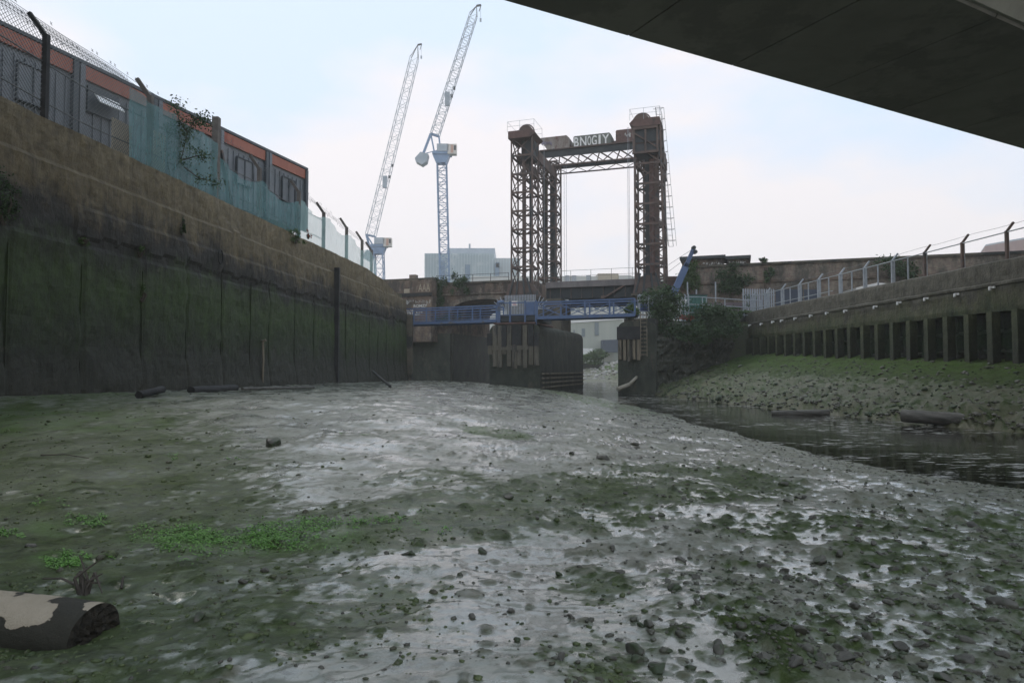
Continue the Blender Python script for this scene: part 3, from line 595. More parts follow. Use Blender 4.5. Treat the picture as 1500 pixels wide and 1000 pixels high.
for dx, dz in ((-.30, .44), (-.2, .28), (-.1, .14)):
    for yy in np.arange(10.5, 37, .8):
        sag = lambda q: -.03*math.sin((q-10.5)*math.pi/3.2)**2
        zz2 = lambda q: (np.interp(q, [10, 28, 37.5], [7.22, 7.22, 6.5]))
        s.bar(FP(yy, zz2(yy)+dz+sag(yy))+Vector((dx, 0, 0)), FP(yy+.8, zz2(yy+.8)+dz+sag(yy+.8))+Vector((dx, 0, 0)), .008)
for yy in np.arange(12, 34, .16):
    c = FP(yy, float(np.interp(yy, [10, 28, 37.5], [7.22, 7.22, 6.5]))+rnd.choice((.44, .28, .14)))+Vector((-.2, 0, 0)); s.bar(c+Vector((0, -.03, -.03)), c+Vector((0, .03, .03)), .008); s.bar(c+Vector((0, -.03, .03)), c+Vector((0, .03, -.03)), .008)
s.build('barbed_wire', wire, lf)
for z in (5.75, 6.6): MB().path([FP(y_, z+.05*math.sin(y_*1.1)) for y_ in np.arange(10.5, 31, 1)], .016, 5).build('tension_cable', wire, lf)
def net(ya, yb, zt, name, mat, amp=.05):
    yy = np.linspace(ya, yb, 120); tt = np.linspace(0, 1, 14); A_, B_ = np.meshgrid(yy, tt, indexing='ij'); topz = np.array([zt(q) for q in yy])[:, None]
    botz = ztopL(A_)-.1; X = -FA+.12+.1*A_+amp*fbm(A_*3, B_*2, 3)+.03*np.sin(A_*9+B_); return MB().grid(np.stack([X, A_, botz+(topz-botz)*B_], -1)).build(name, mat, lf, True)
net(17.0, 21.2, lambda q: 7.15-.1*abs(math.sin(q*2)), 'netting', tealnet)
net(21.3, 27.7, lambda q: 6.75-.35*math.sin(math.pi*((q-21.3) % 3.0)/3.0), 'netting', tealnet)
net(27.7, 37.8, lambda q: float(np.interp(q, [27, 30, 37.8], [6.9, 6.85, 6.3]))-.3*math.sin(math.pi*((q-27.7) % 3.0)/3.0)**2, 'netting', palenet)
# beige boards leaning behind the fence
for (px0, px1, pt, lab) in ((166, 193, 172, 'beige board standing behind the fence left of the second cranked post'), (217, 243, 186, 'beige board with a lower flap right of the second cranked post')):
    Y = FY((px0+px1)/2)+.5; a = P(px0, pt, Y); c = P(px1, pt+14, Y+.5); s = MB().prism([a, c, Vector((c.x, c.y, 5.0)), Vector((a.x, a.y, 5.0))], (-.05, .01, 0)); tag(s.build('board', cream), lab, 'board')
# ---------------- site cabins ----------------
CA, CB = Vector((-12.5, 16.7, 0)), Vector((-8.73, 28.8, 0)); cu = (CB-CA).normalized(); cn = Vector((cu.y, -cu.x, 0)); CL = (CB-CA).length; mC = Matrix((cu, cn, Vector((0, 0, 1)))).transposed()
cl_ = ['first grey site cabin at the left picture edge with an orange band', 'grey site cabin with an open pale window flap', 'grey site cabin behind the sapling with an orange band', 'grey site cabin right of the plain straight post', 'last grey site cabin of the row, next to the pale netting']
cuts = [-.075, .147, .362, .58, .792, 1.0]
for i in range(5):
    a, b_ = cuts[i]*CL+.03, cuts[i+1]*CL-.03; c = CA+cu*((a+b_)/2); wd = b_-a; zb, zt = 5.85, 8.5
    t = empty('site_cabin', (c-cn*3)+Vector((0, 0, zb)), cl_[i], 'cabin', 'row of site cabins above the left wall')
    s = MB().box(c-cn*3+Vector((0, 0, (zb+zt)/2-.03)), (wd-.06, 5.9, zt-zb-.1), mC); q_ = a+.22
    while q_ < b_-.2: s.box(CA+cu*q_+cn*-.035+Vector((0, 0, (zb+7.95)/2)), (.035, .05, 7.95-zb-.1), mC); q_ += .28
    s.build('body', cabin, t)
    s = MB().box(c+cn*-.02+Vector((0, 0, 8.23)), (wd-.3, .09, .38), mC); s.build('orange_band', orange, t)
    s = MB().box(c-cn*3+Vector((0, 0, zt-.01)), (wd+.05, 6.1, .09), mC); s.build('roof', cabind, t)
    for e_ in (a+.07, b_-.07): MB().box(CA+cu*e_+cn*.0+Vector((0, 0, (zb+zt)/2-.06)), (.15, .16, zt-zb-.05), mC).build('corner_post', cabin if e_ == a+.07 else cabind, t)
    if i != 1:
        cx_ = a+wd*(.5 if i else .55); f = MB(); 
        for (ds, dz, ww, hh_) in ((0, .48, .86, .035), (0, -.48, .86, .035), (-.42, 0, .035, .99), (.42, 0, .035, .99), (0, 0, .035, .92)): f.box(CA+cu*(cx_+ds)+cn*.03+Vector((0, 0, 7.25+dz)), (ww, .06, hh_), mC)
        wf = f.build('window', cabind, t); MB().box(CA+cu*cx_+cn*.0+Vector((0, 0, 7.25)), (.8, .05, .92), mC).build('shutter', cabin, wf)
    else:
        cx_ = a+.75; f = MB().box(CA+cu*cx_+cn*.02+Vector((0, 0, 7.55)), (1.0, .06, .75), mC); wf = f.build('window', cabind, t)
        mm = mC @ Matrix.Rotation(math.radians(38), 3, 'X'); MB().box(CA+cu*cx_+cn*.28+Vector((0, 0, 7.55)), (.8, .03, .36), mm).build('flap', white, wf)

# ---------------- right creek wall ----------------
ys = np.linspace(-12, 44.2, 800); prof = [(-1.2, -.30), (.0, -.30), (.5, -.30), (.55, -.22), (.62, -.22), (.67, -.30), (1.0, -.30), (1.2, -.30), (1.25, -.24), (1.32, -.24), (1.36, -.30), (1.9, -.30), (1.93, 0), (2.1, .02), (2.3, .01), (2.5, 0), (2.65, .01), (2.78, 0), (2.82, .05), (2.9, .05), (2.95, -.02), (3.1, -.03), (3.3, -.03), (3.5, -.03), (3.62, -.04), (3.66, -.08), (3.66, -.7)]
A = np.zeros((len(ys), len(prof), 3))
for k, (z, o_) in enumerate(prof):
    zz = z+.03*fbm(ys*.5, ys*0+z, 3)*(z > 1.8); corr = .09*np.clip(np.sin(ys*2*math.pi/.6)*2.2, -1, 1)*(z < 1.9); of = o_+corr*(abs(o_+.3) < .01)+.035*fbm(ys*2.2, ys*0+z*2.2, 4)*(z > 1.8)
    A[:, k] = np.stack([xR(ys)-of, ys, zz], -1)
rw = empty('sheet_pile_wall', (xR(30), 30, -1), 'mossy concrete wall on green sheet piles along the right bank', 'wall')
iz = [k for k, p_ in enumerate(prof) if p_[0] < 1.95]; MB().grid(A[:, :len(iz)]).build('sheet_piles', pilem, rw); MB().grid(A[:, len(iz)-2:]).build('concrete_capping', rightm, rw)
MB().box((xR(44.3)+.2, 44.35, 1.2), (.95, .3, 4.9)).build('end_stone', brickpier, rw)
for k in range(22):
    y_ = 21.0+1.06*k*1.02
    if y_ > 43.8: break
    s = MB().box((xR(y_)-.0, y_, .6), (.34, .07, 2.66)); s.box((xR(y_)-.17, y_, .6), (.05, .26, 2.66)); s.build('pile_post', postm, rw)
pipes = [(1100, 476), (1117, 474), (1134, 471), (1147, 469), (1167, 466), (1190, 462), (1214, 458), (1241, 455), (1285, 449), (1320, 443), (1360, 437), (1405, 431), (1457, 421)]
whitep = M('white_plastic', (.75, .75, .73), (.8, .8, .78), 5, .4, 0)
for px, py in pipes:
    Y = 17800/(px-690); c = P(px, py, Y); c.x = xR(Y); s = MB(); s.tube(c+Vector((.1, 0, 0)), c+Vector((-.12, 0, .0)), .04); s.tube(c+Vector((-.11, 0, .02)), c+Vector((-.12, -.02, -.10)), .04); s.box(c+Vector((-.02, -.09, .0)), (.05, .07, .07)); s.build('drain_spout', whitep, rw)
# right fence
rf = empty('galvanised_fence', (16.8, 30, 3.5), 'galvanised cranked post fence with rails on the right wall top', 'fence')
XF = lambda y: 18.35-.06*y
yl = [19.0+2.12*k for k in range(13)]
fr = M('fence_rail', (.32, .35, .36), (.4, .43, .44), 5, .5, 0, metal=.2)
for k, y_ in enumerate(yl):
    zt = 4.72; s = MB().box((XF(y_), y_, (3.4+zt)/2), (.09, .09, zt-3.4)); s.bar((XF(y_), y_, zt-.03), (XF(y_)+.26, y_+.02, zt+.3), .07, .07, (0, 1, 0)); s.build('post', rust if y_ < 28 else galv, rf)
    if y_ > 22: MB().box((XF(y_)+.22, y_+.25, (3.4+zt)/2), (.06, .06, zt-3.4)).build('stay_post', galv, rf)
    if y_ > 27: MB().box((XF(y_+1.05), y_+1.05, (3.4+zt)/2-.02), (.05, .05, zt-3.4)).build('slim_post', galv, rf)
s = MB().path([(XF(y_), y_, 4.68) for y_ in (15, 25, 35, 44.5)], .022, 6); s.build('top_rail', fr, rf)
s = MB().path([(XF(y_), y_, 3.95) for y_ in (34.5, 44.5)], .02, 6); s.build('mid_rail', fr, rf)
s = MB().path([(XF(y_)+.26, y_, 5.0-.04*math.sin(y_)**2) for y_ in np.arange(19, 46, 1)], .006, 4); s.build('strand_wire', wire, rf)

# ---------------- piers and abutments ----------------
sA, _ = SZ(717, 475, -10.8); sB, _ = SZ(791, 475, -10.8)
def fender_planks(t, s0, s1, v, z0, z1, n_, mat_, seed):
    r = random.Random(seed); wd = (s1-s0)/n_
    for k in range(n_):
        a = s0+k*wd; MB().fbox(a+wd*r.uniform(.03, .2), a+wd*r.uniform(.8, .97), v-.14-r.uniform(0, .08), v+.02, z0+r.uniform(-.25, .35), z1-r.uniform(0, .12)).build('fender_plank', mat_ if r.random() > .35 else black, t)
mp1 = empty('bridge_pier', W(sA, -5, -1.6), 'long mid creek pier with pale worn timber fenders under the blue footbridge', 'pier')
def pier_body(t, s0, s1, v0, v1, z1, name, mat_, r_=.5, z0=-2.0):
    n_ = 7; prof_ = [(s0, z0), (s0, z1-r_)]+[(s0+r_*(1-math.cos(a)), z1-r_+r_*math.sin(a)) for a in np.linspace(0, math.pi/2, n_)]+[(s1-r_*(1-math.cos(a)), z1-r_+r_*math.sin(a)) for a in np.linspace(math.pi/2, 0, n_)]+[(s1, z0)]
    s = MB(); s.prism([W(a, v0, z) for a, z in prof_], BV*(v1-v0)); return s.build(name, mat_, t)
pier_body(mp1, sA, sB, -10.8, 1.4, 2.75, 'pier_body', wetstone)
MB().fbox(sA+.3, sB-.3, -10.9, -6.5, 2.76, 2.86).build('rusty_cap', rustred, mp1)
r = random.Random(3); tarp = (0, 3, 5, 6, 8, 9)
palet = M('pale_fender_timber', (.10, .09, .068), (.17, .15, .115), 4, .9, .5, .02, (2, 2, .3), kind='pos', c3=(.05, .05, .045), t3=.56, s3=2)
for k, p_ in enumerate((719, 726, 733, 740, 747, 755, 762, 770, 779, 787)):
    s0 = SZ(p_-3.0, 500, -10.8)[0]; s1 = SZ(p_+3.2, 500, -10.8)[0]; z1 = 2.68-(.5 if k in (0, 9) else 0); zb = r.uniform(.0, .25) if k not in (3, 0) else .9
    MB().fbox(s0, s1, -10.98-.02*(k % 2), -10.78, zb, z1).build('fender_plank', palet, mp1)
    if k in tarp: MB().fbox(s0-.02, s1+.02, -11.06, -11.003, 1.5-r.uniform(0, .25), z1+.01).build('tar_sheet', black, mp1)
MB().fbox(SZ(722, 500, -10.8)[0], SZ(776, 500, -10.8)[0], -11.04, -11.002, 1.15, 1.45).build('fender_beam', palet, mp1)
sC, zC = SZ(832, 470, -1.0)
MB().fbox(-1.1, 3.2, -1.2, 2, 2.7, 5.29).build('upper_pier', brickpier, mp1); MB().fbox(.7, 1.3, 2, 8.5, -2, 5.28).build('upper_pier', brickpier, mp1)
for k in range(4): MB().fbox(sB, sB+.10, -10.4, 1.2, -.35-.28*k, -.25-.28*k).build('waling', timber, mp1)
# right fender and abutment
s5, _ = SZ(905, 480, -10.8); s6, _ = SZ(945, 480, -10.8)
rp_ = empty('bridge_abutment', W(s5, -5, -1.6), 'dark right abutment with upright timber fender posts below the footbridge end', 'abutment')
pier_body(rp_, s5, s6+.6, -10.8, 10, 2.75, 'abutment_body', wetstone, .45)
MB().fbox(s5+.3, s6+.55, -10.4, 9.5, 2.6, 2.95).build('abutment_top', brickpier, rp_)
for k in range(5): a = s5+.06+k*.27; MB().fbox(a, a+.17, -11.0, -10.78, .55-.05*(k % 3), 1.9-.1*(k % 2)).build('fender_plank', timber, rp_)
MB().fbox(s5-.02, s5+1.45, -11.05, -10.8, 1.7, 2.45).build('tar_sheet', black, rp_)
sl_, _ = SZ(938, 480, -11.0); s = MB()
for dd in (0, .36): s.fbox(sl_+dd, sl_+dd+.04, -11.08, -11.03, .7, 3.3)
for k in range(11): s.fbox(sl_, sl_+.38, -11.08, -11.04, .8+k*.23, .85+k*.23)
tag(s.build('ladder', timber), 'narrow rusty ladder fixed beside the right abutment fender', 'ladder')
# rough stone slope wall between abutment and right wall
q0, q1 = W(s6, -10.6, 0), Vector((15.3, 44.3, 0)); nn_ = 70; mm_ = 26; A = np.zeros((nn_, mm_, 3))
for i in range(nn_):
    for j in range(mm_):
        p_ = q0.lerp(q1, i/(nn_-1)); h_ = -1.0+3.9*j/(mm_-1); set_ = .0 if h_ < 1.7 else (h_-1.7)*.9
        A[i, j] = (p_.x+.1*set_, p_.y+set_, h_)
A[..., 1] += .35*fbm(A[..., 0]*1.6, A[..., 2]*1.6, 4, .6)-.25*np.clip(1.7-A[..., 2], 0, .3)
rubblem = M('rubble_masonry', (.028, .032, .022), (.07, .07, .05), 2.0, .9, .8, .06, kind='pos', c3=(.26, .24, .2), t3=.64, s3=5)
tag(MB().grid(A).build('rubble_wall', rubblem), 'rough stone bank wall overgrown with bushes between the abutment and the right wall', 'wall')
for k, (px, py, D, rad, n_, mt, lab) in enumerate(((975, 476, 41.2, (1.25, .7, 1.15), 4200, leafd, 'big dark round bush above the right abutment'), (1040, 500, 41.8, (1.6, .6, 1.15), 4200, leafd, 'wide dark bush on the stone bank right of the big bush'), (925, 470, 41.0, (.5, .4, .6), 900, leafm, 'small green bush on top of the fender at the footbridge end'), (960, 500, 41.0, (.9, .4, .6), 1000, leafd, 'low dark bush beneath the big round bush'),
     (1008, 470, 42.0, (.9, .4, .2), 350, leafr, 'reddish shrub between the two dark bushes'), (1010, 505, 40.8, (1.3, .4, .6), 2200, leafd, 'dark trailing growth low on the stone bank'), (1065, 490, 42.6, (.9, .4, .7), 1500, leafd, 'dark leafy bush close to the end of the right wall'), (1075, 478, 43.0, (.5, .4, .5), 500, leafm, 'leafy shrub beside the end of the right wall'), (1060, 460, 43.5, (1.2, .5, .25), 700, leafm, 'strip of low green growth under the grey railing'), (1100, 452, 45.5, (.6, .4, .5), 300, leafm, 'brownish shrub in front of the grey palisade'))):
    bush(P(px, py, D), rad, n_, .085, mt, lab, 100+k)

# ---------------- railway viaduct ----------------
def facep(pix, v): return [W(*(lambda a: (a[0], v, a[1]))(SZ(px, py, v))) for px, py in pix]
vl = empty('brick_viaduct', W(-7, 2, -1), 'sooty brick railway viaduct with one arch left of the lift bridge', 'viaduct')
V0 = .9; zt = 6.95
sL_, sR_ = -16.0, SZ(760, 450, V0)[0]; sc_, zc_ = SZ(708, 438, V0); half = 2.75; spring = SZ(660, 455, V0)[1]; rise = zc_-spring
arch = [(sc_+half*math.cos(a), spring+rise*math.sin(a)) for a in np.linspace(math.pi, 0, 22)]
# front and back faces split left / above / right of the opening, plus the intrados
s = MB(); D_ = 9
for v_ in (V0, V0+D_):
    s.face_pts([W(sL_, v_, -2), W(sc_-half, v_, -2), W(sc_-half, v_, zt), W(sL_, v_, zt)])
    s.face_pts([W(sc_+half, v_, -2), W(0.6, v_, -2), W(0.6, v_, zt), W(sc_+half, v_, zt)])
    for (a0, z0_), (a1, z1_) in zip(arch[:-1], arch[1:]): s.face_pts([W(a0, v_, z0_), W(a1, v_, z1_), W(a1, v_, zt), W(a0, v_, zt)])
full = [(sc_-half, -2)]+arch+[(sc_+half, -2)]
for (a0, z0_), (a1, z1_) in zip(full[:-1], full[1:]): s.face_pts([W(a0, V0, z0_), W(a1, V0, z1_), W(a1, V0+D_, z1_), W(a0, V0+D_, z0_)])
s.face_pts([W(sL_, V0, zt), W(0.6, V0, zt), W(0.6, V0+D_, zt), W(sL_, V0+D_, zt)]); s.face_pts([W(0.6, V0, -2), W(0.6, V0+D_, -2), W(0.6, V0+D_, zt), W(0.6, V0, zt)])
s.build('arch_wall', brick, vl)
MB().fbox(sL_, SZ(748, 420, V0)[0], V0-.12, V0+.2, zt-.9, zt-.78).build('string_course', brickr, vl); MB().fbox(sL_, SZ(748, 420, V0)[0], V0-.1, V0+.35, zt+.004, zt+.16).build('coping', brickpier, vl)
s = MB()
for (a0, z0_), (a1, z1_) in zip(arch[:-1], arch[1:]):
    o0 = (sc_+(a0-sc_)*1.12, spring+(z0_-spring)*1.0+.33); o1 = (sc_+(a1-sc_)*1.12, spring+(z1_-spring)+.33); s.prism([W(a0, V0-.06, z0_), W(a1, V0-.06, z1_), W(o1[0], V0-.06, o1[1]), W(o0[0], V0-.06, o0[1])], BV*.055)
s.build('arch_ring', brickr, vl)
MB().fbox(-15.9, sc_-half-.02, V0-.3, V0-.02, -2, 2.9).build('dark_plinth', wetstone, vl); MB().fbox(sc_-half+.01, sc_-half+.15, V0+.02, V0+8.9, -2, 2.9).build('dark_lining', wetstone, vl)  # dark facings over the lower brick and the left jamb of the arch
# taller graffitied block at the left end
t = empty('brick_hut', W(-9, -1, 2), 'graffiti covered brick block rising above the left end of the viaduct', 'hut')
v_ = -.6; a0 = SZ(575, 430, v_)[0]; a1 = SZ(632, 430, v_)[0]; zh = SZ(610, 410, v_)[1]
MB().fbox(a0-2, a1, v_, V0-.02, 2.2, zh).build('wall', brick, t); MB().fbox(a0-2, a1, v_+.3, V0+3, zh+.002, zh+.2).build('coping', brickpier, t)
MB().fbox(a0-2, a1+.05, v_-.12, v_-.002, SZ(610, 434, v_)[1], SZ(610, 429, v_)[1]).build('dark_band', black, t)
c0 = SZ(597, 405, v_)[0]; c1 = SZ(606, 405, v_)[0]; MB().fbox(c0, c1, v_+.3, v_+.8, zh+.2, zh+.5).build('chimney', brickr, t)
MB().fbox(SZ(592, 424, v_)[0], SZ(600, 424, v_)[0], v_-.03, v_-.004, SZ(600, 429, v_)[1], SZ(600, 423, v_)[1]).build('yellow_patch', cream, t)
def text(body, s0, s1, z0, z1, v, name, mat, parent, shear=0, thick=.0):
    cu_ = bpy.data.curves.new('txt', 'FONT'); cu_.body = body; cu_.offset = thick; cu_.extrude = .02; o = bpy.data.objects.new('txt', cu_); sc.collection.objects.link(o)
    dg = bpy.context.evaluated_depsgraph_get(); me_ = bpy.data.meshes.new_from_object(o.evaluated_get(dg)); bpy.data.objects.remove(o)
    a = np.array([q.co[:] for q in me_.vertices]); mn, mxx = a.min(0), a.max(0); a = (a-mn)/(mxx-mn)
    org = wl(parent)
    for q, c in zip(me_.vertices, a): q.co = W(s0+(s1-s0)*c[0], v-.012*c[2], z0+(z1-z0)*c[1]+shear*c[0])-org
    me_.materials.clear(); me_.materials.append(mat); me_.name = name; ob = bpy.data.objects.new(name, me_); sc.collection.objects.link(ob); ob.parent = parent; return ob
def gtext(body, px0, px1, py0, py1, v, name, mat, parent, shear=0, thick=0): 
    a, zt_ = SZ(px0, py0, v); c, _ = SZ(px1, py0, v); zb_ = SZ(px0, py1, v)[1]; return text(body, a, c, zb_, zt_, v, name, mat, parent, shear, thick)
gtext('ROMZY', 606, 626, 446, 450.5, v_-.02, 'graffiti', paintw, t, 0, .03)
gtext('AAA', 613, 630, 416, 427, v_-.02, 'graffiti', cream, t)
def scribble(px0, px1, py0, py1, v, mat, parent, seed, n_=9, wd=.05):
    r = random.Random(seed); s = MB(); 
    for k in range(n_):
        x0 = px0+(px1-px0)*k/n_; pp = [SZ(x0+r.uniform(0, (px1-px0)/n_), r.uniform(py0, py1), v) for _ in range(3)]
        for a, c in zip(pp[:-1], pp[1:]): s.bar(W(a[0], v, a[1]), W(c[0], v, c[1]), wd, wd*.3)
    return s.build('graffiti', mat, parent)
scribble(593, 630, 439, 445, v_-.03, paintw, t, 1, 16, .045); scribble(596, 618, 453, 462, v_-.03, paintw, t, 2, 12, .07); scribble(592, 599, 440, 446, v_-.03, paintw, t, 8, 5, .06)
# ivy on the viaduct
for k, (px, py, rad, n_, mt, lab) in enumerate(((640, 455, (.7, .3, 1.3), 2300, leafd, 'tall ivy bush on the viaduct right of the graffitied block'), (677, 432, (.8, .3, .9), 1500, leafd, 'dark ivy over the left shoulder of the arch'), (650, 478, (1.2, .4, .5), 1200, leafd, 'low dark growth below the left footbridge span'))):
    bush(W(SZ(px, py, V0-.4)[0], V0-.4, SZ(px, py, V0-.4)[1]), rad, n_, .08, mt, lab, 200+k, 'ivy')
# guard rail over the arch
def railing(name, s0, s1, v, z0, h, step, mat_, label, nr=2, r_=.022, parent=None):
    t = empty(name, W((s0+s1)/2, v, z0), label, 'railing') if parent is None else parent; k = s0
    while k <= s1+.01: MB().tube(W(k, v, z0), W(k, v, z0+h), r_*1.2, n=6).build('rail_post', mat_, t); k += step
    for j in range(nr): MB().tube(W(s0, v, z0+h*(j+1)/nr-.02), W(s1, v, z0+h*(j+1)/nr-.02), r_, n=6).build('rail', mat_, t)
    return t
railing('guard_railing', SZ(641, 415, V0)[0], SZ(745, 415, V0)[0], V0+.1, zt+.16, .62, 1.55, wire, 'thin grey guard railing on top of the brick arch')
# right viaduct
vr = empty('brick_wall_viaduct', W(18, 2, 2), 'long weathered brick railway wall behind the right fence', 'viaduct')
V1 = 1.2; r0 = SZ(978, 400, V1)[0]; r1 = 62
zt2 = 7.45; s = MB().fbox(r0+1.2, r1, V1, V1+9, -2, zt2); s.build('brick_face', brickr, vr)
MB().fbox(r0+1.2, r1, V1-.14, V1+.3, zt2+.004, zt2+.17).build('coping', brickpier, vr); MB().fbox(r0+1.2, r1, V1-.1, V1-.003, zt2-1.25, zt2-1.1).build('string_course', brick, vr)
for px in (1119, 1000): a = SZ(px, 420, V1)[0]; MB().fbox(a, a+.35, V1-.25, V1-.004, 2, zt2-.2).build('pilaster', brick, vr)
MB().fbox(r0-.2, r0+1.19, V1, V1+8.5, 5.2, 6.9).build('rusty_girder', rustred, vr)
sh = empty('platform_shelter', W(14, 4, 7.5), 'low flat roofed shelter with white graffiti on top of the railway wall', 'shelter')
v2 = V1+.6
for (pa, pb, za, zb_) in ((996, 1063, 380, 389), (1063, 1100, 379, 387)):
    a, c = SZ(pa, 385, v2)[0], SZ(pb, 385, v2)[0]; zu = SZ(pa, za, v2)[1]+.05; MB().fbox(a+.15, c-.15, v2, v2+2.5, zt2+.18, zu-.12).build('hut_wall', brick, sh); MB().fbox(a, c, v2-.3, v2+2.8, zu-.115, zu+.1).build('hut_roof', darksteel, sh)
scribble(1026, 1060, 384, 388, v2-.03, paintw, sh, 5, 14, .09); scribble(1068, 1094, 382, 386, v2-.03, paintw, sh, 6, 14, .10)
for k, (px, py, rad, n_, mt, lab) in enumerate(((1075, 430, (1.4, .3, 1.2), 2600, leafd, 'ivy spreading over the brick wall behind the green container'), (1117, 383, (.35, .2, .2), 160, leafd, 'small weed bush on top of the railway wall'), (1010, 425, (.8, .3, 1.2), 1800, leafm, 'green creeper beside the blue crane arm'), (1127, 415, (.5, .3, .6), 500, leafd, 'small creeper on the brick wall above the palisade'), (1318, 408, (1.5, .3, .8), 1500, leafd, 'creeper patch on the brick wall behind the right fence'))):
    a, z_ = SZ(px, py, V1-.3); bush(W(a, V1-.3, z_-.1), rad, n_, .09, mt, lab, 220+k, 'creeper')
# ---------------- vertical lift bridge ----------------
lb = empty('lift_bridge', W(0, 0, 5.4), 'rusty vertical lift railway bridge with lattice towers and overhead machinery', 'bridge')
def tower(s_c, v_c, w0, w1, z0, z1, ang=0, dense=False, dv=1.7, splay=0):
    t = MB(); nb = 8
    hs0, hs1 = w0/2, w1/2
    def cor(i, f): 
        hw = hs0+(hs1-hs0)*f; sx = (-1, 1, 1, -1)[i]; vx = (-1, -1, 1, 1)[i]; return W(s_c+(sx*hw if sx < 0 else sx*hw+splay*(1-f)), v_c+vx*dv/2, z0+(z1-z0)*f)
    for i in range(4):
        t.bar(cor(i, 0), cor(i, 1), .13, .13)
    for k in range(nb+1):
        f = k/nb
        for i in range(4):
            t.bar(cor(i, f), cor((i+1) % 4, f), .10, .15)
            if k < nb:
                f2 = (k+1)/nb
                if i % 2 == 0:
                    mid = (cor(i, (f+f2)/2)+cor((i+1) % 4, (f+f2)/2))/2
                    if k % 2: t.bar(cor(i, f), mid, .06); t.bar(cor(i, f2), mid, .06)
                    t.bar(mid, cor((i+1) % 4, f2), .06); t.bar(mid, cor((i+1) % 4, f), .06)
                else: t.bar(cor(i, f), cor((i+1) % 4, f2), .07); t.bar(cor(i, f2), cor((i+1) % 4, f), .05)
        if k < nb:
            for i in range(4):                               # gusset plates
                c = cor(i, f); d_ = (cor((i+1) % 4, f)-c).normalized(); t.prism([c, c+d_*.26, c+Vector((0, 0, .26))], BV*.03 if i % 2 == 0 else BU*.03)
    o = t.build('lattice_tower', rust, lb)
    return o
zb, zt_ = 6.4, 18.0
tL = tower(0.02, 0, 1.68, 1.68, zb, zt_)
tL2 = tower(0.15, 6.9, 1.65, 1.65, zb, zt_)
sNR = SZ(953, 300, 0)[0]; 
tR = tower(sNR-.1, 0, 1.85, 1.85, zb-.3, zt_, splay=.22)
tR2 = tower(sNR-.5, 6.9, 1.6, 1.5, zb-.3, zt_, splay=.15)
# guide columns inside the towers
def col(s_, v, w_, d_, z0, z1, mat_=rust): MB().fbox(s_-w_/2, s_+w_/2, v-d_/2, v+d_/2, z0, z1).build('guide_column', mat_, lb)
col(.05, -.3, .26, .2, 6.2, 17.6); col(.38, .3, .12, .2, 6.2, 17.6, darksteel)
col(-.12, 6.6, .34, .3, 6.2, 17.9, brickpier); col(.42, 7.0, .42, .3, 6.2, 17.9, darksteel)
col(sNR-.25, .2, .3, .3, 6.0, 17.6, darksteel); col(sNR+.42, .0, .34, .3, 6.0, 17.6); MB().tube(W(sNR+.12, -.1, 6), W(sNR+.12, -.1, 15.5), .2, n=12).build('counterweight_tube', rustred, lb)
col(sNR-.5, 7.0, .8, .4, 6.0, 17.6)
for s_ in (0.0, sNR-.1):                                    # base frames and head boxes
    s = MB(); hw = 1.25 if s_ == 0 else 1.1
    s.prism([W(s_-hw, -1.1, 5.45), W(s_+hw+(.5 if s_ == 0 else 0), -1.1, 5.45), W(s_+hw*.75, -1.1, 6.5), W(s_+.3, -1.1, 6.75), W(s_-.3, -1.1, 6.75), W(s_-hw*.8, -1.1, 6.5)], BV*.25); s.build('base_plate', rust, lb)
    MB().fbox(s_-hw-.1, s_+hw+.3, -1.3, .9, 5.3, 5.45).build('base_beam', brickpier, lb)
    for d_ in (-.9, -.35, .35, .9): MB().bar(W(s_+d_, -1.15, 5.5), W(s_+d_*.6, -1.15, 6.9), .12).build('base_strut', darksteel, lb)
MB().fbox(sNR-1.05, sNR+1.05, -1.0, .9, 4.9, 6.3).build('base_plinth', brickpier, lb)
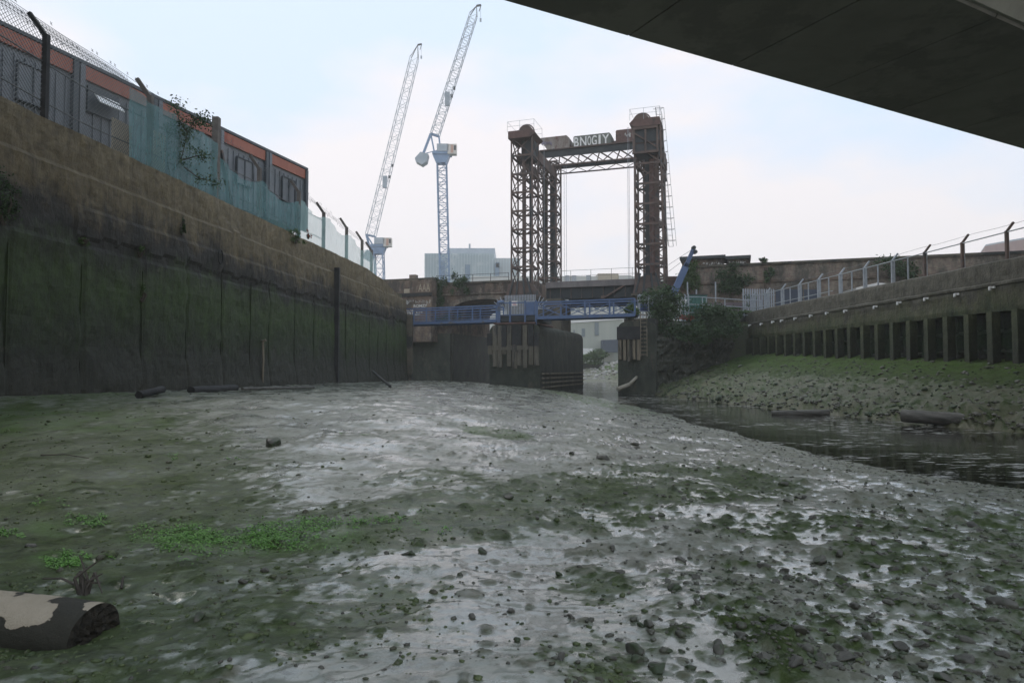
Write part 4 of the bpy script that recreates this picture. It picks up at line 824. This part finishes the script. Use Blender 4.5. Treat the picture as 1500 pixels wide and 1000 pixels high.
for s_, z_, top in ((0.05, 17.85, 1), (sNR-.22, 17.7, 2)):
    w_ = 1.05; sgn = -1 if top == 2 else 1
    s = MB(); pr = [(-1.05, 0), (.75, 0), (1.15, .28), (.85, .58), (-1.05, .58)]
    if sgn < 0: pr = [(-a, z) for a, z in pr]
    s.prism([W(s_+a, -1.15, z_+z) for a, z in pr], BV*2.3); hb_ = s.build('head_box', rustred, lb)
    s = MB(); s.tube(W(s_+sgn*.28, -.75, z_+.5), W(s_+sgn*.28, -.5, z_+.5), .56, n=24); s.tube(W(s_+sgn*.28, .5, z_+.5), W(s_+sgn*.28, .75, z_+.5), .56, n=24); s.tube(W(s_+sgn*.28, -.8, z_+.5), W(s_+sgn*.28, .8, z_+.5), .1, n=10)
    wh = s.build('sheave_wheel', rust, hb_)
    s = MB(); R0 = .64
    ringp = [W(s_+sgn*.28+R0*math.cos(a), -.62, z_+.5+R0*math.sin(a)) for a in np.linspace(0, math.pi, 16)]; s.path(ringp, .05, 6); s.build('wheel_guard', rustred, hb_)
    MB().fbox(s_-.85, s_+.85, -.9, .9, z_-1.9, z_-.005).build('head_panel', darksteel, hb_) if top == 2 else MB().fbox(s_-.2, s_+.8, -.4, .9, z_-1.5, z_-.005).build('head_panel', darksteel, hb_)
    if top == 2:
        s = MB()
        for ss in (-.85, 0, .85): s.bar(W(s_+ss, -1.0, z_-1.9), W(s_+ss, -1.0, z_), .13)
        s.bar(W(s_-.85, -1.0, z_-.4), W(s_+.85, -1.0, z_-1.6), .09); s.bar(W(s_-.95, -1.0, z_-1.9), W(s_+.95, -1.0, z_-1.9), .16); s.bar(W(s_-.9, -1.0, z_-.1), W(s_+.9, -1.0, z_-.1), .2); s.build('head_frame', rust, hb_)
    s = MB()
    for vv in (-1.15, 1.15):
        for ss in (-1.1, -.1, 1.05): s.tube(W(s_+ss, vv, z_+.5), W(s_+ss, vv, z_+1.35), .014, n=5)
        for zz2_ in (.95, 1.33): s.tube(W(s_-1.1, vv, z_+zz2_), W(s_+1.05, vv, z_+zz2_), .012, n=5)
    for ss in (-1.1, 1.05): s.tube(W(s_+ss, -1.15, z_+1.33), W(s_+ss, 1.15, z_+1.33), .012, n=5)
    s.build('guard_rail', galv, hb_)
    # side girders joining near and far towers
    for ss in (-.8, .8): MB().fbox(s_+ss-.08, s_+ss+.08, .9, 6.2, z_-1.35, z_-.5).build('side_girder', rust, lb)
    s = MB()
    for k in range(4):
        for ss in (-.8, .8): s.bar(W(s_+ss, .95+k*1.3, z_-2.2), W(s_+ss, .95+(k+1)*1.3, z_-1.35), .08); s.bar(W(s_+ss, .95+k*1.3, z_-1.35), W(s_+ss, .95+(k+1)*1.3, z_-2.2), .08)
        s.bar(W(s_-.8, .95+k*1.3, z_-.6), W(s_+.8, .95+(k+1)*1.3, z_-.6), .08)
    for ss in (-.8, .8): s.bar(W(s_+ss, .9, z_-2.2), W(s_+ss, 6.2, z_-2.2), .14)
    s.build('side_lattice', rust, lb)
# overhead span between the far towers
sa, sb = -.4, sNR+.3
MB().fbox(sa, sb, 5.75, 5.9, 18.3, 18.86).build('overhead_girder', darksteel, lb); MB().fbox(sa, sb, 5.6, 6.1, 18.87, 18.97).build('girder_flange', rust, lb)
MB().fbox(sa, sb, 9.0, 9.15, 18.2, 18.62).build('overhead_girder', darksteel, lb)
MB().fbox(sa, sb, 5.8, 5.9, 17.5, 17.62).build('lower_chord', rust, lb)
MB().fbox(sa, sb, 9.0, 9.12, 17.7, 17.8).build('lower_chord', rust, lb)
s = MB(); nb = 6; dd = (sb-sa)/nb
for k in range(nb):
    a, c = sa+k*dd, sa+(k+1)*dd; s.bar(W(a, 5.9, 18.4), W((a+c)/2, 9.0, 18.4), .09); s.bar(W((a+c)/2, 9.0, 18.4), W(c, 5.9, 18.4), .09)
    s.bar(W(a, 9.05, 17.75), W((a+c)/2, 9.05, 18.2), .05); s.bar(W((a+c)/2, 9.05, 18.2), W(c, 9.05, 17.75), .05)
s.build('span_bracing', rust, lb)
s = MB()
for k in range(6):
    a = sa+.3+k*(sb-sa)/6; c = a+(sb-sa)/6; s.bar(W(a, 5.85, 17.6), W((a+c)/2, 5.85, 18.3), .07); s.bar(W((a+c)/2, 5.85, 18.3), W(c, 5.85, 17.6), .07)
s.build('truss_web', rust, lb)
housem = M('streaked_housing', (.32, .3, .27), (.16, .12, .10), 2.2, .8, .3, kind='pos', sc3=(1, 1, .3), c3=(.13, .06, .045), t3=.55, s3=1.5)
def housing(px0, px1, v, z0, h, name, mat_, cut=.25, lslant=0):
    a, c = SZ(px0, 215, v)[0], SZ(px1, 215, v)[0]; s = MB(); s.prism([W(a+lslant, v, z0), W(c, v, z0), W(c, v, z0+h-cut), W(c-cut, v, z0+h), W(a+.08, v, z0+h), W(a, v, z0+h-.1)], BV*1.6); return s.build(name, mat_, lb)
h1 = housing(791, 834, 6.0, 18.97, 1.2, 'machinery_housing', housem, .25, .7)
h2 = housing(840, 895, 6.0, 18.98, 1.02, 'machinery_housing', M('pale_green_housing', (.2, .22, .19), (.11, .11, .10), 3, .8, .2, kind='pos', sc3=(2, 2, .4)), .15)
h3 = housing(902, 940, 6.0, 18.98, 1.15, 'machinery_housing', rustred, .05)
MB().tube(W(SZ(830, 215, 6)[0], 6.8, 19.35), W(SZ(905, 215, 6)[0], 6.8, 19.35), .14, n=10).build('drive_shaft', rust, lb)
a, c = SZ(841, 205, 5.97)[0], SZ(893, 205, 5.97)[0]
for i, (ch, f0, f1) in enumerate((('B', 0, .13), ('N', .17, .35), ('O', .38, .48), ('G', .50, .64), ('I', .69, .75), ('Y', .79, .99))): text(ch, a+(c-a)*f0, a+(c-a)*f1, 19.05, 19.88, 5.985, 'graffiti', white, h2, 0, .015)
scribble(792, 808, 206, 214, 5.97, paintv, h1, 11, 14, .07); scribble(915, 925, 194, 201, 5.97, paintw, h3, 12, 6, .08)
# lifting cables
s = MB()
for s_, v_c in ((1.5, 0.3), (1.56, 6.6), (1.75, 6.6), (sNR-1.6, .2), (sNR-1.7, .2)): s.tube(W(s_, v_c, 6.7), W(s_, v_c, 18.2), .016, n=5)
s.build('lifting_cable', galv, lb)
# deck span
girderm = M('dark_girder', (.014, .022, .026), (.025, .034, .038), 2, .7, .2, kind='pos')
s = MB(); d0, d1 = SZ(800, 420, -.4)[0], SZ(938, 420, -.4)[0]
MB().fbox(d0, d1, -.3, .0, 5.3, 6.15).build('deck_girder', girderm, lb); MB().fbox(d0, d1, -.55, 7.3, 6.16, 6.62).build('deck', M('deck_edge', (.13, .12, .12), (.2, .18, .17), 2, .8, .2, kind='pos', sc3=(1, 1, .3)), lb); MB().fbox(d0, d1, 6.9, 7.2, 5.3, 6.15).build('deck_girder', darksteel, lb)
s = MB()
for k in range(9): a = d0+.3+k*(d1-d0-.6)/8; s.fbox(a-.02, a+.02, -.36, -.302, 5.32, 6.14)
s.bar(W(d1-2.6, -.45, 5.35), W(d1-.6, -.45, 6.5), .12); s.bar(W(d1-2.9, -.45, 5.35), W(d1-2.6, -.45, 5.35), .2); s.build('girder_stiffener', rust, lb)
railing('deck_rail', d0+.4, d1-.2, -.45, 6.62, .85, 1.55, wire, '', 2, .014, lb)
# caged ladder on the right tower
s = MB(); la, lb_ = P(961, 160, 49.6), P(979.5, 361, 49.6); ld = (lb_-la)
for dx in (-.0, .34): s.bar(la+Vector((dx, 0, 0)), lb_+Vector((dx, 0, 0)), .03)
s.bar(la+Vector((-.12, -.3, 0)), lb_+Vector((-.12, -.3, 0)), .02); s.bar(la+Vector((.5, -.3, 0)), lb_+Vector((.5, -.3, 0)), .02)
for k in range(26):
    c = la+ld*(k/25); s.bar(c, c+Vector((.34, 0, 0)), .022)
    if k % 2 == 0:
        for a_, b2 in (((-.12, -.3), (.5, -.3)), ((-.12, -.3), (0, 0)), ((.5, -.3), (.34, 0)), ((-.22, 0), (0, 0))): s.bar(c+Vector((a_[0], a_[1], 0)), c+Vector((b2[0], b2[1], 0)), .022)
s.build('caged_ladder', wire, lb)
# palisade screen with fan spikes on the mid pier
ps = empty('palisade_screen', W(0, -6, 2.8), 'grey steel palisade screen with fanned spikes and a white notice on the mid pier', 'fence')
v3 = -6.6; a, c = SZ(739, 440, v3)[0], SZ(785, 440, v3)[0]; z0_, z1_ = SZ(760, 474, v3)[1], SZ(760, 432, v3)[1]; nb = 20
for k in range(nb): x0 = a+(c-a)*k/nb; s = MB().fbox(x0+.02, x0+(c-a)/nb-.03, v3, v3+.03, z0_, z1_); s.build('pale', galv, ps)
MB().fbox(a, c, v3+.035, v3+.09, z0_+.5, z0_+.6).build('rail', galv, ps); MB().fbox(a, c, v3+.035, v3+.09, z1_-.5, z1_-.4).build('rail', galv, ps)
for sg, ce in ((-1, a), (1, c)):
    for k in range(5):
        an = math.radians(8+k*17); cz = z1_-1.0; MB().bar(W(ce, v3+.02, cz), W(ce+sg*.95*math.sin(an+.2), v3+.02, cz+.95*math.cos(an+.2)), .05).build('fan_spike', galv, ps)
sg_ = MB().fbox(SZ(750, 443, v3)[0], SZ(758, 443, v3)[0], v3-.04, v3-.005, SZ(750, 448, v3)[1], SZ(750, 441, v3)[1]).build('notice', white, ps)
s = MB()
for k in range(3): s.fbox(SZ(751, 443, v3)[0], SZ(757-(k == 1)*1.2, 443, v3)[0], v3-.046, v3-.041, SZ(750, 443.4+k*1.7, v3)[1], SZ(750, 442.5+k*1.7, v3)[1])
s.build('notice_lettering', redp, sg_)
# ---------------- blue footbridge ----------------
fb = empty('footbridge', W(-2, -10, 2.7), 'low blue steel footbridge with cross braced railings below the lift bridge', 'footbridge')
def fspan(pa, pb, zA, zB, v0, v1, xb):
    a, c = SZ(pa, 460, v0)[0], SZ(pb, 460, v0)[0]; nb = max(2, round((c-a)/1.55)); H = .95; Zf = lambda q: zA+(zB-zA)*(q-a)/(c-a)
    s = MB(); s.bar(W(a, (v0+v1)/2, zA+.02), W(c, (v0+v1)/2, zB+.02), abs(v1-v0), .08); s.build('walkway', darksteel, fb)
    for v in (v0, v1):
        s = MB(); s.bar(W(a, v, zA), W(c, v, zB), .08, .2); s.bar(W(a, v, zA+H), W(c, v, zB+H), .09, .09); s.bar(W(a, v, zA+H*.82), W(c, v, zB+H*.82), .04, .04); s.build('side_beam', bluesteel, fb)
        for k in range(nb+1):
            q = a+(c-a)*k/nb; MB().bar(W(q, v, Zf(q)), W(q, v, Zf(q)+H), .09).build('railing_post', bluesteel, fb)
        s = MB()
        for k in range(nb):
            q, q2 = a+(c-a)*k/nb, a+(c-a)*(k+1)/nb
            if xb: s.bar(W(q, v, Zf(q)+.12), W(q2, v, Zf(q2)+H*.8), .04); s.bar(W(q2, v, Zf(q2)+.12), W(q, v, Zf(q)+H*.8), .04)
            else:
                for j in range(1, 6): s.bar(W(q, v, Zf(q)+H*j/6.2), W(q2, v, Zf(q2)+H*j/6.2), .028)
        s.build('railing_infill', bluesteel, fb)
fspan(592, 727, SZ(592, 474, -10.6)[1], SZ(727, 469.5, -10.6)[1], -10.6, -9.2, False)
fspan(787, 930, SZ(787, 465.5, -10.6)[1], SZ(930, 461, -10.6)[1], -10.6, -9.2, True)
zq = SZ(757, 470, -10.6)[1]; a, c = SZ(727, 460, -10.6)[0], SZ(787, 460, -10.6)[0]
MB().fbox(a, c, -10.5, -7.2, zq, zq+.35).build('platform', darksteel, fb); s = MB()
for px in (729, 731.5, 747, 769, 785): q = SZ(px, 460, -10.6)[0]; MB().fbox(q-.05, q+.05, -10.62, -10.52, zq-.35, zq+1.25).build('platform_post', bluesteel, fb)
s.fbox(a, c, -10.58, -10.53, zq+1.1, zq+1.17); s.fbox(SZ(768, 460, -10.6)[0], SZ(783, 460, -10.6)[0], -10.58, -10.53, zq+.36, zq+1.1); s.fbox(a, c, -10.58, -10.53, zq+.35, zq+.42); s.build('gate_panel', bluesteel, fb)
MB().tube(W(SZ(731, 452, -10.6)[0], -10.6, zq+1.2), W(SZ(738, 452, -10.6)[0], -10.6, zq+1.2), .12, n=10).build('winch_drum', bluesteel, fb)
# grey railing on the right bank
gr = empty('grey_railing', P(1010, 457, 42.5), 'pale grey tube railing along the right bank path', 'railing')
pts_ = [(935, 41.0), (950, 41.2), (968, 41.4), (1009, 41.8), (1029, 42.0), (1035, 42.3), (1062, 43.0), (1090, 43.8), (1115, 44.2)]
for px, D in pts_: a = P(px, 457 if px < 1040 else 455, D); MB().tube((a.x, D, 3.35), (a.x, D, 4.45), .035, n=6).build('rail_post', galv, gr)
for z_ in (4.42, 3.95, 3.45): MB().path([Vector((P(px, 450, D).x, D, z_)) for px, D in pts_], .03, 6).build('rail', galv, gr)
bs = M('blue_gate', (.05, .08, .2), (.07, .1, .24), 3, .6, 0)
tag(MB().prism([P(938, 444, 42.2), P(965, 442, 42.2), P(965, 455, 42.2), P(938, 457, 42.2)], (0, .06, 0)).build('blue_gate_panel', bs), 'dark blue gate panel behind the railing at the footbridge end', 'gate')
# palisades, container, gate, arm
def palisade(px0, px1, D0, D1, z0, z1, label, step=.16):
    t = empty('palisade_fence', P((px0+px1)/2, 450, (D0+D1)/2), label, 'fence'); a, c = P(px0, 450, D0), P(px1, 450, D1); ln = math.hypot(c.x-a.x, c.y-a.y); n_ = min(96, int(ln/step)); s = MB()
    for k in range(n_):
        q = a.lerp(c, k/n_); w_ = .1; s = MB(); s.prism([(q.x, q.y, z0), (q.x+w_, q.y, z0), (q.x+w_, q.y, z1-.06), (q.x+w_/2, q.y, z1), (q.x, q.y, z1-.06)], (0, .02, 0)); s.build('pale', galv, t)
    for z_ in (z0+.4, z1-.4): MB().bar((a.x, a.y+.06, z_), (c.x, c.y+.06, z_), .05).build('rail', galv, t)
    return t
palisade(936, 1012, 45.0, 44.8, 3.1, 4.95, 'grey palisade fence behind the big dark bush', .2)
palisade(1088, 1136, 45.3, 45.6, 3.1, 5.35, 'tall grey palisade fence beside the end of the right wall', .16)
gc = empty('green_container', P(1022, 455, 46), 'small dark green steel container behind the grey railing', 'container')
a, c = P(1009, 432, 46), P(1036, 432, 46); MB().box(((a.x+c.x)/2, 47.0, (3+a.z)/2), (c.x-a.x, 2, a.z-3)).build('body', greenbox, gc); MB().box(((a.x+c.x)/2, 47.0, a.z+.03), (c.x-a.x+.1, 2.1, .06)).build('lid', darksteel, gc)
for k in range(4): MB().box((a.x+.15+k*(c.x-a.x-.3)/3, 45.97, (3+a.z)/2), (.05, .06, a.z-3.1)).build('rib', greenbox, gc)
t = empty('sign_board', P(1000, 443, 44.6), 'small white notice board fixed on the palisade by the green container', 'sign'); p_ = P(1001, 441, 44.5); MB().box(p_, (.42, .03, .22)).build('board', white, t); s = MB()
for k in range(2): s.box(p_+Vector((0, -.018, .04-.08*k)), (.3, .004, .02))
s.build('lettering', cabind, t)
t = empty('ramp_wall', P(1060, 455, 46), 'pinkish block wall behind the grey railing right of the container', 'wall'); MB().box((P(1065, 450, 46.5).x, 46.5, 3.75), (2.6, .3, 1.5)).build('blocks', M('pink_blocks', (.14, .11, .12), (.19, .15, .16), 3, .8, .2), t)
for px in (1007, 1020, 1048): 
    p_ = P(px, 413 if px != 1020 else 424, 46.8); tag(MB().tube((p_.x, 46.8, 3), p_, .05, n=8).build('pole', galv), {1007: 'thin grey pole left of the green container', 1020: 'short grey pole with pale head over the green container', 1048: 'thin teal pole right of the green container'}[px], 'pole')
for px, py in ((982, 430),):
    arm = empty('crane_arm', P(983, 440, 47.5), 'slanting blue hydraulic crane arm beside the right tower', 'crane arm')
    p0, p1 = P(984, 436, 47.5), P(1016, 364, 47.5); d_ = (p1-p0); s = MB(); s.bar(p0, p0+d_*.62, .42, .42, (0, 1, 0)); s.build('lower_boom', bluesteel, arm)
    s = MB(); off_ = Vector((.1, 0, .045)); s.bar(p0+d_*.55+off_, p1+off_, .11, .2, (0, 1, 0)); s.bar(p0+d_*.55-off_, p1-off_, .11, .2, (0, 1, 0)); s.bar(p0+d_*.6, p0+d_*.7, .3, .2, (0, 1, 0)); s.build('upper_boom', bluesteel, arm)
    s = MB(); s.tube(p1+Vector((0, -.15, .05)), p1+Vector((0, .15, .05)), .14, n=12); s.tube(p1+Vector((.1, -.15, -.25)), p1+Vector((.1, .15, -.25)), .14, n=12); s.build('pulley', darksteel, arm)
    s = MB(); s.tube(p1, P(979, 388, 47.5), .012, n=4); s.tube(p1+Vector((0, 0, -.3)), P(979, 398, 47.5), .012, n=4); s.build('stay_cable', wire, arm)
t = empty('blue_hoarding', P(1168, 445, 41), 'dark blue panels behind the galvanised fence on the right bank', 'hoarding'); 
for k, (pa, pb) in enumerate(((1136, 1158), (1158, 1176), (1178, 1200))): a, c = P(pa, 424, 42), P(pb, 424, 42); MB().box(((a.x+c.x)/2, 42+.02*k, (3+a.z)/2), (c.x-a.x-.02, .08, a.z-3)).build('panel', M('navy_panel', (.04, .055, .085), (.055, .07, .10), 3, .5, 0), t)
t = empty('rubble_heap', P(1270, 425, 33), 'pale concrete slab heap behind the right wall fence', 'rubble heap'); a, c = P(1235, 427, 33), P(1300, 415, 30.5); MB().prism([a, P(1255, 421, 33), P(1285, 414, 31.5), c, Vector((c.x, c.y, 3)), Vector((a.x, a.y, 3))], (.6, .9, 0)).build('slab', M('pale_slab', (.4, .39, .36), (.5, .48, .45), 3, .8, .2), t)

# ---------------- overhead concrete viaduct ----------------
ov = empty('concrete_viaduct', (8, 14, 7), 'dark concrete railway viaduct crossing overhead at the upper right', 'viaduct')
od = Vector((.8823, .4706, 0)).normalized(); on = Vector((.4706, -.8823, 0)).normalized(); oo = Vector((-.19, 12.7, 7.0)); 
secs = [(-42 + 3*k) for k in range(34)]
section = [(0, 0), (4.05, 0), (4.9, 1.35), (6.9, 1.75), (6.9, 2.7), (-2.0, 2.7), (-2.0, 1.75), (-.85, 1.35)]
for k, s0 in enumerate(secs):
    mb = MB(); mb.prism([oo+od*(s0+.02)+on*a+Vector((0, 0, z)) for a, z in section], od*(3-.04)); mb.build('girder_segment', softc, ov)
s = MB(); s.prism([oo+od*-42+on*a+Vector((0, 0, z)) for a, z in [(4.09, .06), (4.91, 1.33), (4.97, 1.33), (4.15, .06)]], od*102); s.build('web_face', fasciac, ov)  # paler slab over the web: the sky light it catches is in its colour
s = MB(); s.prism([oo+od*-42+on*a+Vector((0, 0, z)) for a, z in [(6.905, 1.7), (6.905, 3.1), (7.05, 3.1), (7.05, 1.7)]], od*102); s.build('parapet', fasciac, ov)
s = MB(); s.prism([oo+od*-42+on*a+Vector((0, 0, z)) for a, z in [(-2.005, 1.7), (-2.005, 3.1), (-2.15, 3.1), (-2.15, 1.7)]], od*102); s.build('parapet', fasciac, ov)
for sp in (-40, 46):
    c = oo+od*sp+on*1.9; MB().tube((c.x, c.y, -3), (c.x, c.y, 7.0), .9, n=24).build('column', concrete, ov)

# ---------------- tower cranes ----------------
def lattice(mb, p, q, w0, w1, n_, up, chord=.14, web=.06):
    p, q = Vector(p), Vector(q); x = (q-p).normalized(); y = Vector(up).cross(x).normalized(); z = x.cross(y)
    def c(i, f): w_ = w0+(w1-w0)*f; return p.lerp(q, f)+y*w_/2*(-1, 1, 1, -1)[i]+z*w_/2*(-1, -1, 1, 1)[i]
    for i in range(4): mb.bar(c(i, 0), c(i, 1), chord)
    for k in range(n_):
        f, f2 = k/n_, (k+1)/n_
        for i in range(4):
            mb.bar(c(i, f), c((i+1) % 4, f), web)
            if (k+i) % 2: mb.bar(c(i, f), c((i+1) % 4, f2), web)
            else: mb.bar(c((i+1) % 4, f), c(i, f2), web)
def crane(D, mtop, mbot, mw, jibA, jibB, jw, cw, house, label):
    t = empty('tower_crane', P(mbot[0], mbot[1], D), label, 'crane', 'luffing tower cranes beyond the creek')
    s = MB(); lattice(s, P(*mbot, D), P(*mtop, D), mw, mw, 20 if mtop[1] < 300 else 7, (0, 1, 0), .2, .10); s.build('mast', craneblue, t)
    tp = P(*mtop, D); s = MB(); s.prism([tp+Vector((-1.0, -1, -1.6)), tp+Vector((1.0, -1, -1.6)), tp+Vector((1.6, -1, 0)), tp+Vector((-1.7, -1, 0))], (0, 2, 0)); s.build('slewing_ring', craneblue, t)
    s = MB().box(tp+Vector((.1, 0, .25)), (3.6, 2.4, .5)); s.build('turntable', craneblue, t)
    s = MB().box(tp+Vector((.3, -.2, 1.2)), (2.2, 2.2, 1.4)); s.build('machine_house', cranewhite, t)
    cb = MB().box(tp+Vector((2.1, -.6, .9)), (1.7, 1.4, 1.9)).build('cab', cranepanel, t); MB().box(tp+Vector((2.1, -1.32, .9)), (.5, .03, 1.5)).build('cab_stripe', craneorange, cb); MB().box(tp+Vector((2.65, -1.32, 1.1)), (.4, .03, .9)).build('cab_window', darksteel, cb)
    a, b2 = P(*jibA, D), P(*jibB, D); n_ = 22; s = MB(); x = (b2-a).normalized()
    lattice(s, a, a+(b2-a)*.93, jw, jw*.85, n_, (0, 1, 0), .11, .055); s.build('jib', cranewhite, t)
    s = MB(); e_ = a+(b2-a)*.93; side = Vector((0, 1, 0)).cross(x).normalized()
    for sg in (-1, 1):
        for yy in (-.5, .5): s.bar(e_+side*sg*jw*.42+Vector((0, yy, 0)), b2, .12)
    s.bar(b2, b2+Vector((.9, 0, .15)), .3); s.bar(b2+Vector((.9, 0, .15)), b2+Vector((.5, 0, -1.1)), .12); s.build('jib_head', darksteel, t)
    s = MB(); hk = b2+Vector((.8, 0, 0)); s.tube(hk, hk+Vector((0, 0, -2.6)), .03, n=4); s.box(hk+Vector((0, 0, -2.8)), (.35, .3, .6)); s.build('hook_block', cranewhite, t)
    s = MB()
    for sg in (-1, 1): s.bar(a+side*sg*jw*.5, tp+Vector((-.8+.6*sg, 0, .6)), .28); s.bar(a+side*sg*jw*.5, a-x*.2-side*sg*jw*.3, .18)
    s.bar(a+side*jw*.5, a-side*jw*.5, .35); s.bar(P(*cw, D)+Vector((.2, 0, 1.2)), a+side*jw*.5*(-1 if side.x > 0 else 1), .42); s.bar(P(*cw, D)+Vector((.6, 0, 1.1)), tp+Vector((-.9, 0, 1)), .12); s.build('luffing_frame', craneblue, t)
    c_ = P(*cw, D); s = MB(); s.prism([c_+Vector((-1.35, -1, -.1)), c_+Vector((-.3, -1, 1.1)), c_+Vector((1.2, -1, .7)), c_+Vector((.9, -1, -.7)), c_+Vector((0, -1, -1.35)), c_+Vector((-1.2, -1, -.7))], (0, 2, 0)); s.build('counterweight', cranewhite, t)
    s = MB().box(a+(b2-a)*.28+side*jw*.1, (.9, .7, 2.6)); s.build('winch_cage', cranewhite, t)
    for f_ in (.31, .37): MB().box(a+(b2-a)*f_+side*jw*.45, (.5, .5, .5)).build('sheave', darksteel, t)
crane(130, (647, 228), (652, 432), 1.75, (637, 198), (698, 9), 1.65, (619, 233), None, 'right hand blue tower crane with its whole mast and counterweight visible')
crane(150, (555, 362), (558, 470), 1.9, (543, 345), (612, 66), 2.0, (541, 374), None, 'left hand blue tower crane rising from behind the wall fence')
# ---------------- distant buildings ----------------
ribm = M('pale_cladding', (.33, .42, .45), (.42, .5, .52), .15, .4, 0, c3=(.5, .56, .57), t3=.55, s3=.2)
t = empty('ribbed_building', P(686, 420, 190), 'pale blue ribbed cladding building beyond the viaduct arch', 'building')
def bbox(pa, pb, py, D, dep, name, mat_, t, zb=-2): a, c = P(pa, py, D), P(pb, py, D); return MB().box(((a.x+c.x)/2, D+dep/2, (a.z+zb)/2), (c.x-a.x, dep, a.z-zb)).build(name, mat_, t)
bbox(622, 724, 371, 190, 20, 'main_block', ribm, t); bbox(724.1, 762, 378, 191, 18, 'side_block', M('side_cladding', (.4, .45, .46), (.48, .53, .54), .3, .4, 0), t); bbox(655, 725, 363.5, 194, 14, 'penthouse', cranewhite, t)
s = MB()
for k in range(34): a = P(623+k*4.1, 372, 189.9); s.box((a.x, 189.85, 12), (.12, .25, 2*(a.z-12) if k < 24 else 2*(P(0, 379, 190).z-12)-.1))
s.build('cladding_ribs', M('rib_metal', (.5, .58, .6), (.55, .62, .64), 1, .4, 0), t)
for (px, py, w_, h_) in ((648, 396, 1.4, 5), (685, 398, 1.4, 4), (728, 396, 1.2, 4), (664, 404, .8, 1.5), (729, 388, 1, 1.5)): a = P(px, py, 189.7); MB().box(a, (w_, .2, h_)).build('window', M('window_glass', (.12, .2, .28), (.16, .24, .32), 1, .2, 0), t)
MB().box(P(688, 361, 193), (.5, .5, 1.4)).build('roof_vent', cranewhite, t)
wb = M('white_render', (.5, .51, .48), (.6, .6, .56), .4, .7, 0); winm = M('far_window', (.16, .2, .22), (.22, .26, .27), 1, .3, 0)
t = empty('long_white_building', P(860, 470, 150), 'long pale office building behind the lift bridge deck', 'building'); bbox(690, 1000, 404.5, 150, 14, 'block', wb, t); bbox(876, 906, 400.5, 149.5, 8, 'roof_room', cream, t, 19); bbox(906.5, 925, 403, 149.5, 8, 'roof_room', wb, t, 19)
for px in (831, 841, 862): bbox(px-3, px+3, 403.3, 149.7, 3, 'roof_unit', galv, t, 19)
s_ = 0
for k in range(34):
    for row, py in enumerate((420, 441, 452)):
        if 700 < 694+k*9 < 1000: a = P(694+k*9, py, 149.9); s_ += 1; MB().box(a, (.8, .1, 1.1)).build('window', winm, t) if s_ < 95 else None
t = empty('pale_warehouse', P(868, 530, 118), 'pale green grey warehouse seen through the bridge opening', 'building'); a, c, d2, e3 = P(826, 473.5, 118), P(912, 467, 118), P(912, 530, 118), P(826, 530, 118)
MB().prism([a, c, d2, e3], (0, 12, 0)).build('wall', M('warehouse_panel', (.36, .39, .34), (.44, .46, .4), .3, .7, 0, sc3=(2, 2, .1)), t)
s = MB().prism([P(825, 474, 117.8), P(825, 470.5, 117.8), P(913, 464.5, 117.8), P(913, 467.5, 117.8)], (0, 12.4, 0)); s.build('roof_edge', white, t)
for (pa, pb, pc, pd) in ((852, 857, 481, 493), (871, 877, 472, 491), (840, 842, 483, 487)): a, c = P(pa, pc, 117.9), P(pb, pd, 117.9); MB().box(((a.x+c.x)/2, 117.92, (a.z+c.z)/2), (c.x-a.x, .1, a.z-c.z)).build('window', winm, t)
tag(MB().prism([P(882, 498, 115), P(906, 497, 115), P(906, 516, 115), P(882, 515, 115)], (0, 2, 0)).build('dark_container', M('dark_blue_steel', (.06, .08, .11), (.08, .1, .13), 1, .6, 0)), 'dark blue container in front of the pale warehouse', 'container')
tag(MB().prism([P(845, 510, 116), P(868, 510, 116), P(868, 520, 116), P(845, 520, 116)], (0, 1, 0)).build('white_van_body', white), 'white low trailer body beside the bank bushes beyond the bridge', 'trailer')
tag(MB().prism([P(845, 532, 112), P(912, 530, 112), P(912, 545, 112), P(845, 545, 112)], (0, 1, 0)).build('low_wall', wetstone), 'low dark bank wall beyond the bridge opening', 'wall')
bush(P(876, 534, 110), (1.5, .9, 1.3), 1300, .18, leafm, 'green tree on the bank seen through the bridge opening', 300, 'tree', name='small_tree'); bush(P(852, 534, 109), (2.6, 1.0, .9), 900, .22, leafm, 'low green shrubs left of the small tree beyond the bridge', 301)
t = empty('pink_building', P(1480, 380, 120), 'pinkish low building above the railway wall at the right edge', 'building'); a, c = P(1443, 360.5, 90), P(1560, 340, 70); MB().prism([a, c, Vector((c.x, c.y, 4)), Vector((a.x, a.y, 4))], (8, 14, 0)).build('wall', M('pink_render', (.32, .24, .23), (.38, .29, .27), .5, .7, 0), t); MB().prism([a+Vector((0, -.1, .2)), c+Vector((0, -.1, .2)), c+Vector((0, -.1, -.1)), a+Vector((0, -.1, -.1))], (8, 14, 0)).build('roof_edge', cranewhite, t)
# ---------------- haze ----------------
hz, n, b = new_mat('haze_air'); n.nodes.remove(b); pv = n.nodes.new('ShaderNodeVolumePrincipled'); pv.inputs['Color'].default_value = (1, .99, .96, 1); pv.inputs['Density'].default_value = .0011; pv.inputs['Anisotropy'].default_value = .2
n.links.new(pv.outputs[0], n.nodes['Material Output'].inputs['Volume'])
tag(MB().box((0, 130, 34), (640, 640, 76.8)).build('haze', hz), kind='stuff', label='thin pale haze over the creek')
